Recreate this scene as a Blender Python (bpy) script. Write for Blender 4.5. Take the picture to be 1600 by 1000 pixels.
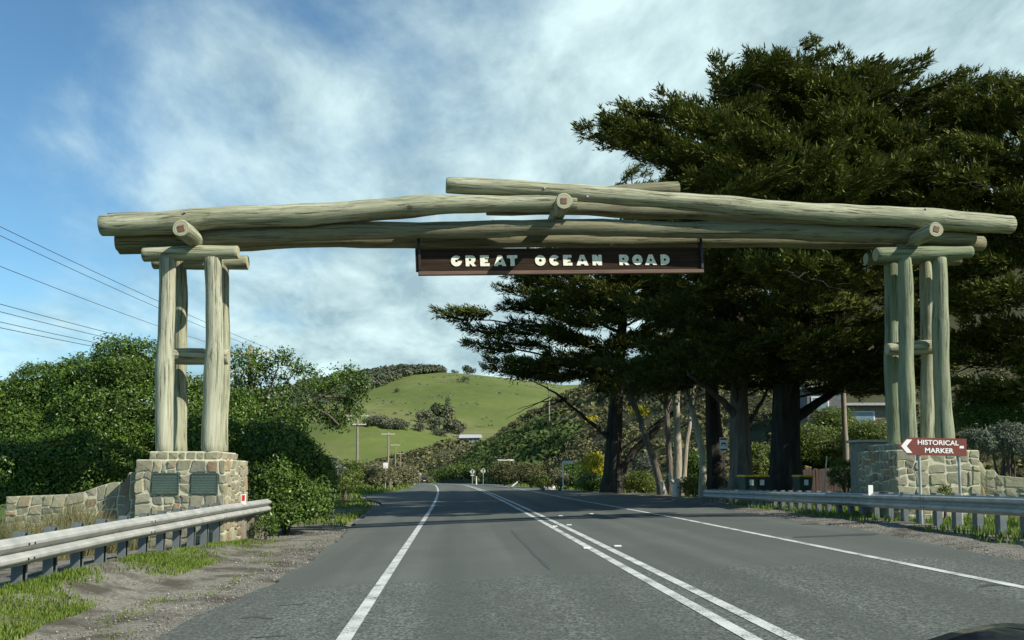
import bpy, bmesh, math, random
import numpy as np
from mathutils import Vector, Matrix, noise as mnoise

for _o in list(bpy.data.objects):
    bpy.data.objects.remove(_o)
scene = bpy.context.scene
COL = scene.collection

# ------------------------------------------------------------------ camera
CAM_H = 1.35
YAW = math.radians(-3.6)
PITCH = math.radians(4.86)
cam_data = bpy.data.cameras.new("camera")
cam_data.sensor_width = 36.0
cam_data.lens = 31.5
cam_data.shift_y = 0.075
cam_data.clip_start = 0.05
cam_data.clip_end = 6000
cam = bpy.data.objects.new("camera", cam_data)
COL.objects.link(cam)
cam.location = (0, 0, CAM_H)
cam.rotation_euler = (math.pi / 2 + PITCH, 0, YAW)
scene.camera = cam

# ------------------------------------------------------------------ sky and sun
SUN_DIR = Vector((0.65, -0.42, 0.645)).normalized()      # from the scene towards the sun
SUN_EL = math.asin(SUN_DIR.z)
world = bpy.data.worlds.new("World")
scene.world = world
world.use_nodes = True
wn, wl = world.node_tree.nodes, world.node_tree.links
wn.clear()
w_out = wn.new("ShaderNodeOutputWorld")
w_bg = wn.new("ShaderNodeBackground")
w_bg.inputs[1].default_value = 0.090
w_sky = wn.new("ShaderNodeTexSky")
w_sky.sky_type = 'NISHITA'
w_sky.sun_disc = False
w_sky.sun_elevation = SUN_EL
w_sky.sun_rotation = math.atan2(SUN_DIR.x, SUN_DIR.y)
w_sky.air_density = 1.0
w_sky.dust_density = 0.2
w_sky.ozone_density = 2.2
wl.new(w_bg.outputs[0], w_out.inputs[0])
# clouds: layered noise on a flat sheet overhead, seen in perspective
w_tc = wn.new("ShaderNodeTexCoord")
w_sep = wn.new("ShaderNodeSeparateXYZ")
wl.new(w_tc.outputs["Generated"], w_sep.inputs[0])


def wmath(op, a, b=None, clamp=False):
    n = wn.new("ShaderNodeMath")
    n.operation = op
    n.use_clamp = clamp
    for i, v in enumerate((a, b)):
        if v is None:
            continue
        if isinstance(v, (int, float)):
            n.inputs[i].default_value = v
        else:
            wl.new(v, n.inputs[i])
    return n.outputs[0]


zc = wmath('ADD', wmath('MAXIMUM', w_sep.outputs[2], 0.0), 0.22)
cx = wmath('DIVIDE', w_sep.outputs[0], zc)
cy = wmath('DIVIDE', w_sep.outputs[1], zc)
w_comb = wn.new("ShaderNodeCombineXYZ")
wl.new(cx, w_comb.inputs[0]); wl.new(cy, w_comb.inputs[1])


def wnoise(scale, detail, rough, off, dist=0.0):
    m = wn.new("ShaderNodeMapping")
    m.inputs[1].default_value = off
    m.inputs[2].default_value = (0, 0, 0.5)
    m.inputs[3].default_value = (1.0, 0.62, 1.0)
    wl.new(w_comb.outputs[0], m.inputs[0])
    n = wn.new("ShaderNodeTexNoise")
    n.inputs["Scale"].default_value = scale
    n.inputs["Detail"].default_value = detail
    n.inputs["Roughness"].default_value = rough
    n.inputs["Distortion"].default_value = dist
    wl.new(m.outputs[0], n.inputs["Vector"])
    return n.outputs[0]


n_big = wnoise(0.75, 3, 0.5, (3.1, 1.7, 0))
n_mid = wnoise(2.3, 8, 0.58, (0.4, 5.2, 0), 0.25)
n_tex = wnoise(5.5, 7, 0.6, (7.4, 2.2, 0), 0.3)
# the cloud bank thickens from the clear west (left) to the east and towards the horizon
side = wmath('ADD', wmath('MULTIPLY', w_sep.outputs[0], 0.80), wmath('MULTIPLY', wmath('SUBTRACT', w_sep.outputs[1], 0.9), 0.42))
low = wmath('MULTIPLY', wmath('SUBTRACT', 0.36, w_sep.outputs[2]), 0.95)
cov = wmath('ADD', wmath('ADD', wmath('MULTIPLY', n_big, 0.5), wmath('MULTIPLY', n_mid, 0.9)), wmath('ADD', side, low))
mr = wn.new("ShaderNodeMapRange")
mr.interpolation_type = 'SMOOTHSTEP'
mr.inputs[1].default_value = 0.37
mr.inputs[2].default_value = 0.82
wl.new(cov, mr.inputs[0])
cl_ramp = wn.new("ShaderNodeValToRGB")
cl_ramp.color_ramp.elements[0].position = 0.40
cl_ramp.color_ramp.elements[0].color = (3.0, 4.3, 4.7, 1)
cl_ramp.color_ramp.elements[1].position = 0.62
cl_ramp.color_ramp.elements[1].color = (6.6, 8.4, 8.4, 1)
wl.new(wmath('ADD', wmath('MULTIPLY', n_tex, 0.55), wmath('MULTIPLY', n_mid, 0.45)), cl_ramp.inputs[0])
w_mix = wn.new("ShaderNodeMix")
w_mix.data_type = 'RGBA'
wl.new(wmath('MULTIPLY', mr.outputs[0], 0.94), w_mix.inputs[0])
w_tint = wn.new("ShaderNodeMix")          # the greenish cast of the photograph's glass
w_tint.data_type = 'RGBA'; w_tint.blend_type = 'MULTIPLY'
w_tint.inputs[0].default_value = 1.0
w_tint.inputs[7].default_value = (0.80, 1.12, 1.16, 1)
wl.new(w_sky.outputs[0], w_tint.inputs[6])
wl.new(w_tint.outputs[2], w_mix.inputs[6])
wl.new(cl_ramp.outputs[0], w_mix.inputs[7])
wl.new(w_mix.outputs[2], w_bg.inputs[0])

sun_data = bpy.data.lights.new("sun", 'SUN')
sun_data.energy = 5.0
sun_data.angle = math.radians(0.53)
sun_data.color = (1.0, 0.94, 0.84)
sun = bpy.data.objects.new("sun", sun_data)
COL.objects.link(sun)
sun.rotation_euler = SUN_DIR.to_track_quat('Z', 'Y').to_euler()
sun.location = (20, -15, 30)

scene.view_settings.view_transform = 'Standard'
scene.view_settings.look = 'None'
scene.view_settings.exposure = 0.48
scene.view_settings.gamma = 1.0
scene.view_settings.use_curve_mapping = False
scene.cycles.max_bounces = 6
scene.cycles.transparent_max_bounces = 4
# ------------------------------------------------------------------ helpers
R_CAM = Matrix.Rotation(YAW, 3, 'Z') @ Matrix.Rotation(PITCH, 3, 'X')


def at(px, py, Y):
    """Point of the world at road distance Y seen at photo position (px, py)."""
    d = R_CAM @ Vector(((px - 800) / 1400, 1.0, -(py - 620) / 1400))
    t = Y / d.y
    return Vector((d.x * t, Y, CAM_H + d.z * t))


def tag(o, label=None, cat=None, group=None, kind=None):
    if label: o["label"] = label
    if cat: o["category"] = cat
    if group: o["group"] = group
    if kind: o["kind"] = kind
    return o


def empty(name, loc=(0, 0, 0), rz=0.0):
    o = bpy.data.objects.new(name, None)
    o.empty_display_size = 0.2
    o.location = loc
    o.rotation_euler = (0, 0, rz)
    COL.objects.link(o)
    return o


def link_mesh(name, me, mats, parent=None):
    if not isinstance(mats, (list, tuple)):
        mats = [mats]
    if not me.materials:
        for m in mats:
            me.materials.append(m)
    o = bpy.data.objects.new(name, me)
    COL.objects.link(o)
    if parent is not None:
        o.parent = parent
    return o


def np_mesh(name, V, F, mats, parent=None, smooth=False, mat_idx=None):
    """V (n,3) array, F (m,k) array of equal-sized faces."""
    V = np.asarray(V, dtype=np.float32).reshape(-1, 3)
    F = np.asarray(F, dtype=np.int32)
    m, k = F.shape
    me = bpy.data.meshes.new(name)
    me.vertices.add(len(V)); me.vertices.foreach_set("co", V.ravel())
    me.loops.add(m * k); me.loops.foreach_set("vertex_index", F.ravel())
    me.polygons.add(m)
    me.polygons.foreach_set("loop_start", np.arange(0, m * k, k, dtype=np.int32))
    me.polygons.foreach_set("loop_total", np.full(m, k, dtype=np.int32))
    if smooth:
        me.polygons.foreach_set("use_smooth", np.ones(m, dtype=bool))
    if mat_idx is not None:
        me.polygons.foreach_set("material_index", np.asarray(mat_idx, dtype=np.int32))
    me.update(calc_edges=True)
    me.validate()
    return link_mesh(name, me, mats, parent)


class MB:
    """Collects simple solids and builds ONE mesh object."""

    def __init__(self):
        self.v, self.f, self.mi, self.sm = [], [], [], []

    def add(self, verts, faces, mi=0, smooth=False):
        b = len(self.v)
        self.v += [tuple(p) for p in verts]
        for f in faces:
            self.f.append([i + b for i in f]); self.mi.append(mi); self.sm.append(smooth)
        return self

    def box(self, lo, hi, mi=0, M=None):
        x0, y0, z0 = lo; x1, y1, z1 = hi
        vs = [Vector(p) for p in ((x0, y0, z0), (x1, y0, z0), (x1, y1, z0), (x0, y1, z0),
                                  (x0, y0, z1), (x1, y0, z1), (x1, y1, z1), (x0, y1, z1))]
        if M is not None:
            vs = [M @ p for p in vs]
        return self.add(vs, [(0, 3, 2, 1), (4, 5, 6, 7), (0, 1, 5, 4), (1, 2, 6, 5), (2, 3, 7, 6), (3, 0, 4, 7)], mi)

    def bbox(self, lo, hi, b=0.01, mi=0, M=None):
        """box with chamfered edges"""
        lo, hi = Vector(lo), Vector(hi)
        bm = bmesh.new()
        bmesh.ops.create_cube(bm, size=1.0)
        for v in bm.verts:
            v.co = Vector([lo[i] + (v.co[i] + 0.5) * (hi[i] - lo[i]) for i in range(3)])
        bmesh.ops.bevel(bm, geom=list(bm.edges), offset=b, segments=2, affect='EDGES', profile=0.5)
        bm.verts.index_update()
        vs = [(M @ v.co) if M is not None else v.co.copy() for v in bm.verts]
        fs = [[v.index for v in f.verts] for f in bm.faces]
        bm.free()
        return self.add(vs, fs, mi)

    def tube(self, pts, radii, n=8, mi=0, caps=True, cap_mi=None, smooth=True, rough=0.0, rng=None):
        pts = [Vector(p) for p in pts]
        if isinstance(radii, (int, float)):
            radii = [radii] * len(pts)
        rings = []
        prev = None
        for i, p in enumerate(pts):
            t = (pts[min(i + 1, len(pts) - 1)] - pts[max(i - 1, 0)])
            t = t.normalized() if t.length > 1e-9 else Vector((0, 0, 1))
            if prev is None:
                a = t.cross(Vector((0, 0, 1)) if abs(t.z) < 0.9 else Vector((1, 0, 0))).normalized()
            else:
                a = (prev - t * prev.dot(t))
                a = a.normalized() if a.length > 1e-6 else t.orthogonal().normalized()
            prev = a
            b = t.cross(a)
            ring = []
            for k in range(n):
                an = 2 * math.pi * k / n
                r = radii[i]
                if rough and rng: r *= 1 + rng.uniform(-rough, rough)
                ring.append(p + (a * math.cos(an) + b * math.sin(an)) * r)
            rings.append(ring)
        vs = [q for ring in rings for q in ring]
        fs = []
        for i in range(len(pts) - 1):
            for k in range(n):
                k2 = (k + 1) % n
                fs.append((i * n + k, i * n + k2, (i + 1) * n + k2, (i + 1) * n + k))
        self.add(vs, fs, mi, smooth)
        if caps:
            c = mi if cap_mi is None else cap_mi
            self.add(rings[0], [tuple(range(n - 1, -1, -1))], c)
            self.add(rings[-1], [tuple(range(n))], c)
        return self

    def prism(self, poly, z0, z1, mi=0, M=None):
        """poly: list of 2D points counter-clockwise; extruded z0..z1 along local z"""
        n = len(poly)
        vs = [Vector((p[0], p[1], z0)) for p in poly] + [Vector((p[0], p[1], z1)) for p in poly]
        if M is not None: vs = [M @ p for p in vs]
        fs = [tuple(range(n - 1, -1, -1)), tuple(range(n, 2 * n))]
        fs += [(i, (i + 1) % n, n + (i + 1) % n, n + i) for i in range(n)]
        return self.add(vs, fs, mi)

    def build(self, name, mats, parent=None):
        me = bpy.data.meshes.new(name)
        me.from_pydata(self.v, [], self.f)
        me.polygons.foreach_set("material_index", self.mi)
        me.polygons.foreach_set("use_smooth", self.sm)
        me.update()
        return link_mesh(name, me, mats, parent)


def copy_tree(o, parent=None):
    c = o.copy()
    COL.objects.link(c)
    c.parent = parent
    for ch in list(o.children):
        copy_tree(ch, c)
    return c


# ------------------------------------------------------------------ materials
class NT:
    def __init__(self, name):
        self.m = bpy.data.materials.new(name)
        self.m.use_nodes = True
        self.n, self.l = self.m.node_tree.nodes, self.m.node_tree.links
        self.b = self.n["Principled BSDF"]
        self.tc = self.n.new("ShaderNodeTexCoord")

    def noise(self, scale, detail=4, rough=0.55, coord="Object", stretch=None, dist=0.0, geo=False):
        t = self.n.new("ShaderNodeTexNoise")
        t.inputs["Scale"].default_value = scale
        t.inputs["Detail"].default_value = detail
        t.inputs["Roughness"].default_value = rough
        t.inputs["Distortion"].default_value = dist
        if geo:
            g = self.n.new("ShaderNodeNewGeometry"); src = g.outputs["Position"]
        else:
            src = self.tc.outputs[coord]
        if stretch:
            mp = self.n.new("ShaderNodeMapping")
            mp.inputs[3].default_value = stretch
            self.l.new(src, mp.inputs[0]); src = mp.outputs[0]
        self.l.new(src, t.inputs["Vector"])
        return t.outputs[0]

    def voronoi(self, scale, feature='F1', geo=False, out=0):
        t = self.n.new("ShaderNodeTexVoronoi")
        t.feature = feature
        t.inputs["Scale"].default_value = scale
        if geo:
            g = self.n.new("ShaderNodeNewGeometry"); src = g.outputs["Position"]
        else:
            src = self.tc.outputs["Object"]
        self.l.new(src, t.inputs["Vector"])
        return t.outputs[out]

    def ramp(self, fac, stops):
        r = self.n.new("ShaderNodeValToRGB")
        e = r.color_ramp.elements
        while len(e) < len(stops): e.new(0.5)
        for el, (p, c) in zip(e, stops):
            el.position = p
            el.color = (c[0], c[1], c[2], 1) if not isinstance(c, (int, float)) else (c, c, c, 1)
        self.l.new(fac, r.inputs[0])
        return r.outputs[0]

    def mix(self, fac, a, b, blend='MIX'):
        m = self.n.new("ShaderNodeMix")
        m.data_type = 'RGBA'; m.blend_type = blend
        for i, v in ((0, fac), (6, a), (7, b)):
            if isinstance(v, (int, float)): m.inputs[i].default_value = v if i == 0 else (v, v, v, 1)
            elif isinstance(v, tuple): m.inputs[i].default_value = (v[0], v[1], v[2], 1)
            else: self.l.new(v, m.inputs[i])
        return m.outputs[2]

    def math(self, op, a, b=None, clamp=False):
        n = self.n.new("ShaderNodeMath"); n.operation = op; n.use_clamp = clamp
        for i, v in enumerate((a, b)):
            if v is None: continue
            if isinstance(v, (int, float)): n.inputs[i].default_value = v
            else: self.l.new(v, n.inputs[i])
        return n.outputs[0]

    def maprange(self, v, a, b, c=0.0, d=1.0):
        n = self.n.new("ShaderNodeMapRange")
        self.l.new(v, n.inputs[0])
        for i, x in enumerate((a, b, c, d)): n.inputs[i + 1].default_value = x
        return n.outputs[0]

    def attr(self, name):
        a = self.n.new("ShaderNodeAttribute"); a.attribute_name = name
        return a.outputs

    def rnd(self):
        return self.n.new("ShaderNodeObjectInfo").outputs["Random"]

    def island(self):
        return self.n.new("ShaderNodeNewGeometry").outputs["Random Per Island"]

    def pos(self):
        g = self.n.new("ShaderNodeNewGeometry")
        s = self.n.new("ShaderNodeSeparateXYZ")
        self.l.new(g.outputs["Position"], s.inputs[0])
        return s.outputs

    def color(self, c):
        i = self.b.inputs["Base Color"]
        if isinstance(c, tuple): i.default_value = (c[0], c[1], c[2], 1)
        else: self.l.new(c, i)
        return self

    def rough(self, r):
        i = self.b.inputs["Roughness"]
        if isinstance(r, (int, float)): i.default_value = r
        else: self.l.new(r, i)
        return self

    def spec(self, s):
        self.b.inputs["Specular IOR Level"].default_value = s
        return self

    def metal(self, s):
        self.b.inputs["Metallic"].default_value = s
        return self

    def bump(self, h, strength=0.3, dist=0.02):
        bp = self.n.new("ShaderNodeBump")
        bp.inputs["Strength"].default_value = strength
        bp.inputs["Distance"].default_value = dist
        self.l.new(h, bp.inputs["Height"])
        self.l.new(bp.outputs[0], self.b.inputs["Normal"])
        return self


M = {}


def simple(name, c, r=0.6, metal=0.0, var=0.25, scale=6.0, spec=0.4):
    t = NT(name)
    n = t.noise(scale, 5, 0.6)
    c2 = tuple(x * (1 - var) for x in c); c3 = tuple(min(1, x * (1 + var)) for x in c)
    t.color(t.ramp(n, [(0.3, c2), (0.7, c3)])).rough(r).metal(metal).spec(spec)
    M[name] = t.m
    return t.m


def make_materials():
    # weathered pole timber, grain along local z
    def timber(name, dark, mid, light, moss=0.25):
        t = NT(name)
        g = t.noise(11, 9, 0.72, stretch=(1, 1, 0.07), dist=0.6)
        big = t.noise(1.3, 3, 0.5, stretch=(1, 1, 0.4))
        c = t.ramp(g, [(0.25, dark), (0.5, mid), (0.75, light)])
        c = t.mix(t.ramp(big, [(0.45, 0.0), (0.7, moss)]), c, (0.17, 0.22, 0.10))
        rnd = t.rnd()
        c = t.mix(t.maprange(rnd, 0, 1, 0.0, 0.22), c, (0.42, 0.40, 0.28))
        crack = t.noise(26, 4, 0.6, stretch=(1, 1, 0.03), dist=0.4)
        c = t.mix(t.ramp(crack, [(0.58, 0.0), (0.66, 0.75)]), c, (0.045, 0.04, 0.028))
        stain = t.noise(2.6, 5, 0.7, stretch=(1, 1, 0.35), dist=0.8)
        c = t.mix(t.ramp(stain, [(0.52, 0.0), (0.72, 0.55)]), c, (0.10, 0.085, 0.05))
        kv = t.voronoi(1.15)
        c = t.mix(t.ramp(kv, [(0.05, 0.75), (0.10, 0.0)]), c, (0.07, 0.05, 0.03))
        t.color(c).rough(0.8).spec(0.2)
        t.bump(t.math('SUBTRACT', g, t.math('MULTIPLY', t.ramp(crack, [(0.56, 0.0), (0.66, 1.0)]), 0.8)), 0.8, 0.03)
        M[name] = t.m
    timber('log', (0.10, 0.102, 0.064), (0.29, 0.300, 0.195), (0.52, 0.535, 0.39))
    timber('log_shaded', (0.08, 0.075, 0.042), (0.16, 0.155, 0.09), (0.25, 0.24, 0.15))  # darker log copy, the shade of the top logs put into its colour
    timber('log_pale', (0.17, 0.165, 0.11), (0.37, 0.375, 0.27), (0.50, 0.51, 0.40), 0.3)
    timber('log_green', (0.09, 0.115, 0.07), (0.18, 0.215, 0.13), (0.28, 0.31, 0.20), 0.5)
    timber('pole_wood', (0.14, 0.11, 0.08), (0.24, 0.20, 0.15), (0.33, 0.29, 0.22), 0.05)
    # end grain
    t = NT('log_end')
    w = t.n.new("ShaderNodeTexWave"); w.wave_type = 'RINGS'; w.rings_direction = 'Z'
    w.inputs["Scale"].default_value = 7; w.inputs["Distortion"].default_value = 1.5
    t.l.new(t.tc.outputs["Object"], w.inputs["Vector"])
    t.color(t.ramp(w.outputs[0], [(0.1, (0.26, 0.25, 0.15)), (0.9, (0.42, 0.40, 0.27))])).rough(0.85)
    M['log_end'] = t.m
    simple('plate_rust', (0.15, 0.075, 0.05), 0.7)
    # sign board
    t = NT('board_brown')
    g = t.noise(4, 7, 0.65, stretch=(0.25, 1, 5))
    t.color(t.ramp(g, [(0.3, (0.022, 0.014, 0.009)), (0.55, (0.038, 0.025, 0.017)), (0.75, (0.060, 0.037, 0.024))])).rough(0.9).spec(0.08)
    t.bump(g, 0.3, 0.01)
    M['board_brown'] = t.m
    t = NT('board_rust')
    g = t.noise(5, 6, 0.6, stretch=(0.3, 1, 3))
    t.color(t.ramp(g, [(0.3, (0.075, 0.042, 0.026)), (0.7, (0.155, 0.090, 0.055))])).rough(0.7)
    M['board_rust'] = t.m
    t = NT('letter_cream')
    g = t.noise(18, 5, 0.7)
    t.color(t.ramp(g, [(0.3, (0.54, 0.51, 0.38)), (0.6, (0.85, 0.82, 0.66))])).rough(0.6)
    M['letter_cream'] = t.m
    simple('iron_black', (0.02, 0.02, 0.02), 0.5, 0.3)
    # stone
    t = NT('stone')
    rn = t.rnd()
    c = t.ramp(rn, [(0.0, (0.30, 0.285, 0.20)), (0.2, (0.20, 0.20, 0.15)), (0.38, (0.36, 0.345, 0.225)), (0.55, (0.25, 0.238, 0.165)),
                    (0.72, (0.31, 0.305, 0.22)), (0.86, (0.33, 0.30, 0.195)), (0.94, (0.33, 0.205, 0.115)), (1.0, (0.18, 0.145, 0.105))])
    n1 = t.noise(7, 7, 0.65, geo=True); n2 = t.noise(2.2, 4, 0.6, geo=True)
    c = t.mix(t.ramp(n1, [(0.3, 0.5), (0.7, 0.0)]), c, (0.12, 0.11, 0.085))
    c = t.mix(t.ramp(n2, [(0.5, 0.0), (0.75, 0.45)]), c, (0.33, 0.34, 0.17))
    t.color(c).rough(0.9).spec(0.2)
    t.bump(n1, 0.6, 0.03)
    M['stone'] = t.m
    t = NT('mortar')
    n1 = t.noise(14, 6, 0.6, geo=True)
    t.color(t.ramp(n1, [(0.3, (0.40, 0.39, 0.27)), (0.7, (0.56, 0.55, 0.39))])).rough(0.95).bump(n1, 0.4, 0.02)
    M['mortar'] = t.m
    # bronze plaque with illegible raised rows
    t = NT('bronze')
    w = t.n.new("ShaderNodeTexWave"); w.bands_direction = 'Z'
    w.inputs["Scale"].default_value = 6.0
    t.l.new(t.tc.outputs["Object"], w.inputs["Vector"])
    sp = t.noise(60, 2, 0.5, stretch=(1, 1, 0.6))
    row = t.math('MULTIPLY', t.ramp(w.outputs[0], [(0.5, 0.0), (0.65, 1.0)]), t.ramp(sp, [(0.42, 0.0), (0.5, 1.0)]))
    n = t.noise(3, 5, 0.6)
    c = t.ramp(n, [(0.3, (0.045, 0.075, 0.06)), (0.7, (0.085, 0.125, 0.10))])
    t.color(t.mix(t.math('MULTIPLY', row, 0.45), c, (0.16, 0.20, 0.16))).rough(0.5).metal(0.35)
    t.bump(row, 0.5, 0.004)
    M['bronze'] = t.m
    # galvanised steel
    t = NT('galvanised')
    n = t.noise(3.5, 6, 0.6, geo=True); n2 = t.noise(30, 3, 0.6, geo=True)
    c = t.ramp(n, [(0.3, (0.30, 0.31, 0.29)), (0.7, (0.47, 0.475, 0.43))])
    c = t.mix(t.ramp(n2, [(0.55, 0.0), (0.8, 0.3)]), c, (0.22, 0.20, 0.15))
    t.color(c).rough(0.55).metal(0.25).spec(0.4)
    M['galvanised'] = t.m
    simple('steel_post', (0.13, 0.15, 0.15), 0.6, 0.1)
    simple('white_paint', (0.78, 0.78, 0.74), 0.5, var=0.06)
    simple('concrete', (0.38, 0.37, 0.32), 0.9, var=0.2)
    simple('reflector_red', (0.55, 0.02, 0.02), 0.3, var=0.05)
    simple('sign_brown', (0.17, 0.045, 0.030), 0.45, var=0.08)
    simple('sign_white', (0.80, 0.80, 0.76), 0.45, var=0.04)
    simple('sign_black', (0.02, 0.02, 0.02), 0.5)
    simple('sign_red', (0.42, 0.03, 0.03), 0.5)
    simple('sign_yellow', (0.52, 0.53, 0.46), 0.5, var=0.1)
    simple('bin_green', (0.02, 0.05, 0.035), 0.5)
    simple('bin_yellow', (0.75, 0.40, 0.02), 0.45, var=0.08)
    simple('rubber', (0.015, 0.015, 0.015), 0.8)
    simple('car_paint_dark', (0.008, 0.012, 0.028), 0.12, 0.2, var=0.05, spec=0.6)
    simple('car_paint_red', (0.035, 0.022, 0.026), 0.25, 0.2, var=0.05)
    simple('car_glass', (0.02, 0.025, 0.03), 0.08, 0.0, var=0.02)
    simple('tail_light', (0.6, 0.05, 0.04), 0.3, var=0.05)
    simple('house_wall', (0.22, 0.21, 0.17), 0.85)
    simple('house_wall_dark', (0.13, 0.135, 0.13), 0.8)
    simple('block_dark', (0.060, 0.072, 0.042), 0.95, spec=0.05)
    simple('house_roof', (0.40, 0.41, 0.40), 0.55, 0.2)
    simple('window_glass', (0.16, 0.24, 0.28), 0.1)
    simple('wire', (0.05, 0.055, 0.06), 0.6)
    simple('pale_rock', (0.42, 0.42, 0.40), 0.9)
    simple('pale_wood', (0.55, 0.53, 0.44), 0.85)
    simple('fence_brown', (0.07, 0.045, 0.035), 0.8)

    # bark
    def bark(name, a, b, c_, stretch=0.12):
        t = NT(name)
        n = t.noise(5, 8, 0.68, stretch=(1, 1, stretch), dist=0.4)
        t.color(t.ramp(n, [(0.3, a), (0.55, b), (0.75, c_)])).rough(0.95).spec(0.1)
        t.bump(n, 0.9, 0.08)
        M[name] = t.m
    bark('bark_dark', (0.018, 0.017, 0.014), (0.046, 0.042, 0.035), (0.085, 0.078, 0.066))
    bark('bark_grey', (0.06, 0.052, 0.04), (0.15, 0.13, 0.10), (0.26, 0.23, 0.18))
    bark('bark_pale', (0.16, 0.14, 0.10), (0.34, 0.31, 0.23), (0.47, 0.44, 0.34))
    bark('twig', (0.06, 0.05, 0.04), (0.12, 0.10, 0.08), (0.19, 0.16, 0.13))

    # foliage: colour varies from leaf to leaf and in patches
    def leafy(name, stops, patch=1.2, rough=0.6, trans=0.0, spec=0.25):
        t = NT(name)
        i = t.island(); n = t.noise(patch, 3, 0.5, geo=True)
        f = t.math('ADD', t.math('MULTIPLY', i, 0.55), t.math('MULTIPLY', n, 0.5))
        c = t.ramp(f, stops)
        t.color(c).rough(rough).spec(spec)
        if trans:
            t.b.inputs["Subsurface Weight"].default_value = 0.0
            tr = t.n.new("ShaderNodeBsdfTranslucent")
            mx = t.n.new("ShaderNodeMixShader"); mx.inputs[0].default_value = trans
            t.l.new(c, tr.inputs[0])
            t.l.new(t.b.outputs[0], mx.inputs[1]); t.l.new(tr.outputs[0], mx.inputs[2])
            t.l.new(mx.outputs[0], t.n["Material Output"].inputs[0])
        M[name] = t.m
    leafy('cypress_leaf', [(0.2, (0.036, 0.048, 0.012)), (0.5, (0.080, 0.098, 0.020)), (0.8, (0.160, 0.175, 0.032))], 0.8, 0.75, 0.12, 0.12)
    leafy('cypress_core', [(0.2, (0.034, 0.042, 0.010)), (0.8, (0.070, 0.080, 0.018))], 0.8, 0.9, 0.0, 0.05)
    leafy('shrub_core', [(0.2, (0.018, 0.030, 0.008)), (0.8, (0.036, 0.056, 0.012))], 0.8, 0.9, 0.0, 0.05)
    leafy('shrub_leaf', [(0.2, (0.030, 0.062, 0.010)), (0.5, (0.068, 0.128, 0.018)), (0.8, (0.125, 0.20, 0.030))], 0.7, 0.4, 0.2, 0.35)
    leafy('shrub_leaf_yellow', [(0.2, (0.050, 0.078, 0.012)), (0.5, (0.095, 0.138, 0.020)), (0.8, (0.165, 0.205, 0.038))], 0.7, 0.45, 0.2, 0.3)
    leafy('shrub_leaf_grey', [(0.2, (0.055, 0.075, 0.050)), (0.5, (0.100, 0.125, 0.085)), (0.8, (0.19, 0.21, 0.15))], 0.7, 0.6, 0.15)
    leafy('shrub_leaf_cream', [(0.2, (0.060, 0.070, 0.028)), (0.5, (0.12, 0.125, 0.055)), (0.8, (0.28, 0.26, 0.15))], 1.0, 0.6, 0.15)
    leafy('gorse', [(0.2, (0.10, 0.12, 0.012)), (0.5, (0.36, 0.34, 0.015)), (0.8, (0.58, 0.50, 0.02))], 1.5, 0.6, 0.15)
    leafy('scrub_leaf', [(0.15, (0.050, 0.056, 0.022)), (0.4, (0.090, 0.094, 0.038)), (0.65, (0.140, 0.135, 0.062)), (0.9, (0.19, 0.185, 0.080))], 0.11, 0.8, 0.1, 0.1)
    leafy('scrub_leaf_green', [(0.15, (0.032, 0.055, 0.016)), (0.5, (0.066, 0.100, 0.026)), (0.9, (0.110, 0.145, 0.042))], 0.11, 0.8, 0.1, 0.1)
    leafy('far_leaf', [(0.15, (0.052, 0.066, 0.042)), (0.5, (0.080, 0.095, 0.058)), (0.9, (0.115, 0.128, 0.078))], 0.02, 0.9, 0.0, 0.05)  # lightened, with distance haze put into both far leaf colours
    leafy('far_leaf_grey', [(0.15, (0.095, 0.100, 0.064)), (0.5, (0.135, 0.138, 0.088)), (0.9, (0.18, 0.18, 0.115))], 0.03, 0.9, 0.0, 0.05)
    leafy('grass_blade', [(0.2, (0.065, 0.105, 0.014)), (0.5, (0.120, 0.185, 0.024)), (0.8, (0.20, 0.25, 0.05))], 1.0, 0.6, 0.25)
    leafy('grass_dry', [(0.2, (0.10, 0.11, 0.04)), (0.5, (0.22, 0.21, 0.09)), (0.8, (0.34, 0.31, 0.16))], 1.0, 0.7, 0.25)
    t = NT('pebble')
    t.color(t.ramp(t.island(), [(0.0, (0.08, 0.075, 0.06)), (0.5, (0.17, 0.165, 0.135)), (0.9, (0.27, 0.26, 0.22)), (1.0, (0.42, 0.40, 0.35))])).rough(0.9)
    M['pebble'] = t.m
    t = NT('cow_hide')
    t.color((0.02, 0.018, 0.016)).rough(0.8)
    M['cow_hide'] = t.m

    # asphalt: coarse chip seal near, older smoother seal beyond the joint across the road
    t = NT('asphalt')
    p = t.pos()
    joint = t.math('ADD', t.math('ADD', p[1], t.math('MULTIPLY', p[0], -0.02)), t.math('MULTIPLY', t.noise(1.2, 3, 0.6, geo=True), 0.5))
    far = t.maprange(joint, 11.75, 11.9)
    chip = t.voronoi(42, geo=True, out=1)
    chipd = t.voronoi(42, geo=True, out=0)
    chipv = t.n.new("ShaderNodeRGBToBW"); t.l.new(chip, chipv.inputs[0])
    patch = t.noise(0.55, 5, 0.6, geo=True)
    track = t.noise(0.9, 3, 0.5, geo=True, stretch=(1.6, 0.05, 1))
    fine = t.noise(45, 4, 0.7, geo=True)
    cn = t.ramp(chipv.outputs[0], [(0.1, (0.044, 0.050, 0.042)), (0.5, (0.102, 0.113, 0.098)), (0.9, (0.225, 0.240, 0.205))])
    cf = t.ramp(fine, [(0.25, (0.086, 0.095, 0.082)), (0.75, (0.148, 0.160, 0.138))])
    c = t.mix(far, cn, cf)
    c = t.mix(t.ramp(patch, [(0.3, 0.45), (0.7, 0.0)]), c, (0.070, 0.078, 0.068))
    c = t.mix(t.ramp(track, [(0.42, 0.45), (0.62, 0.0)]), c, (0.066, 0.074, 0.066))
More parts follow.
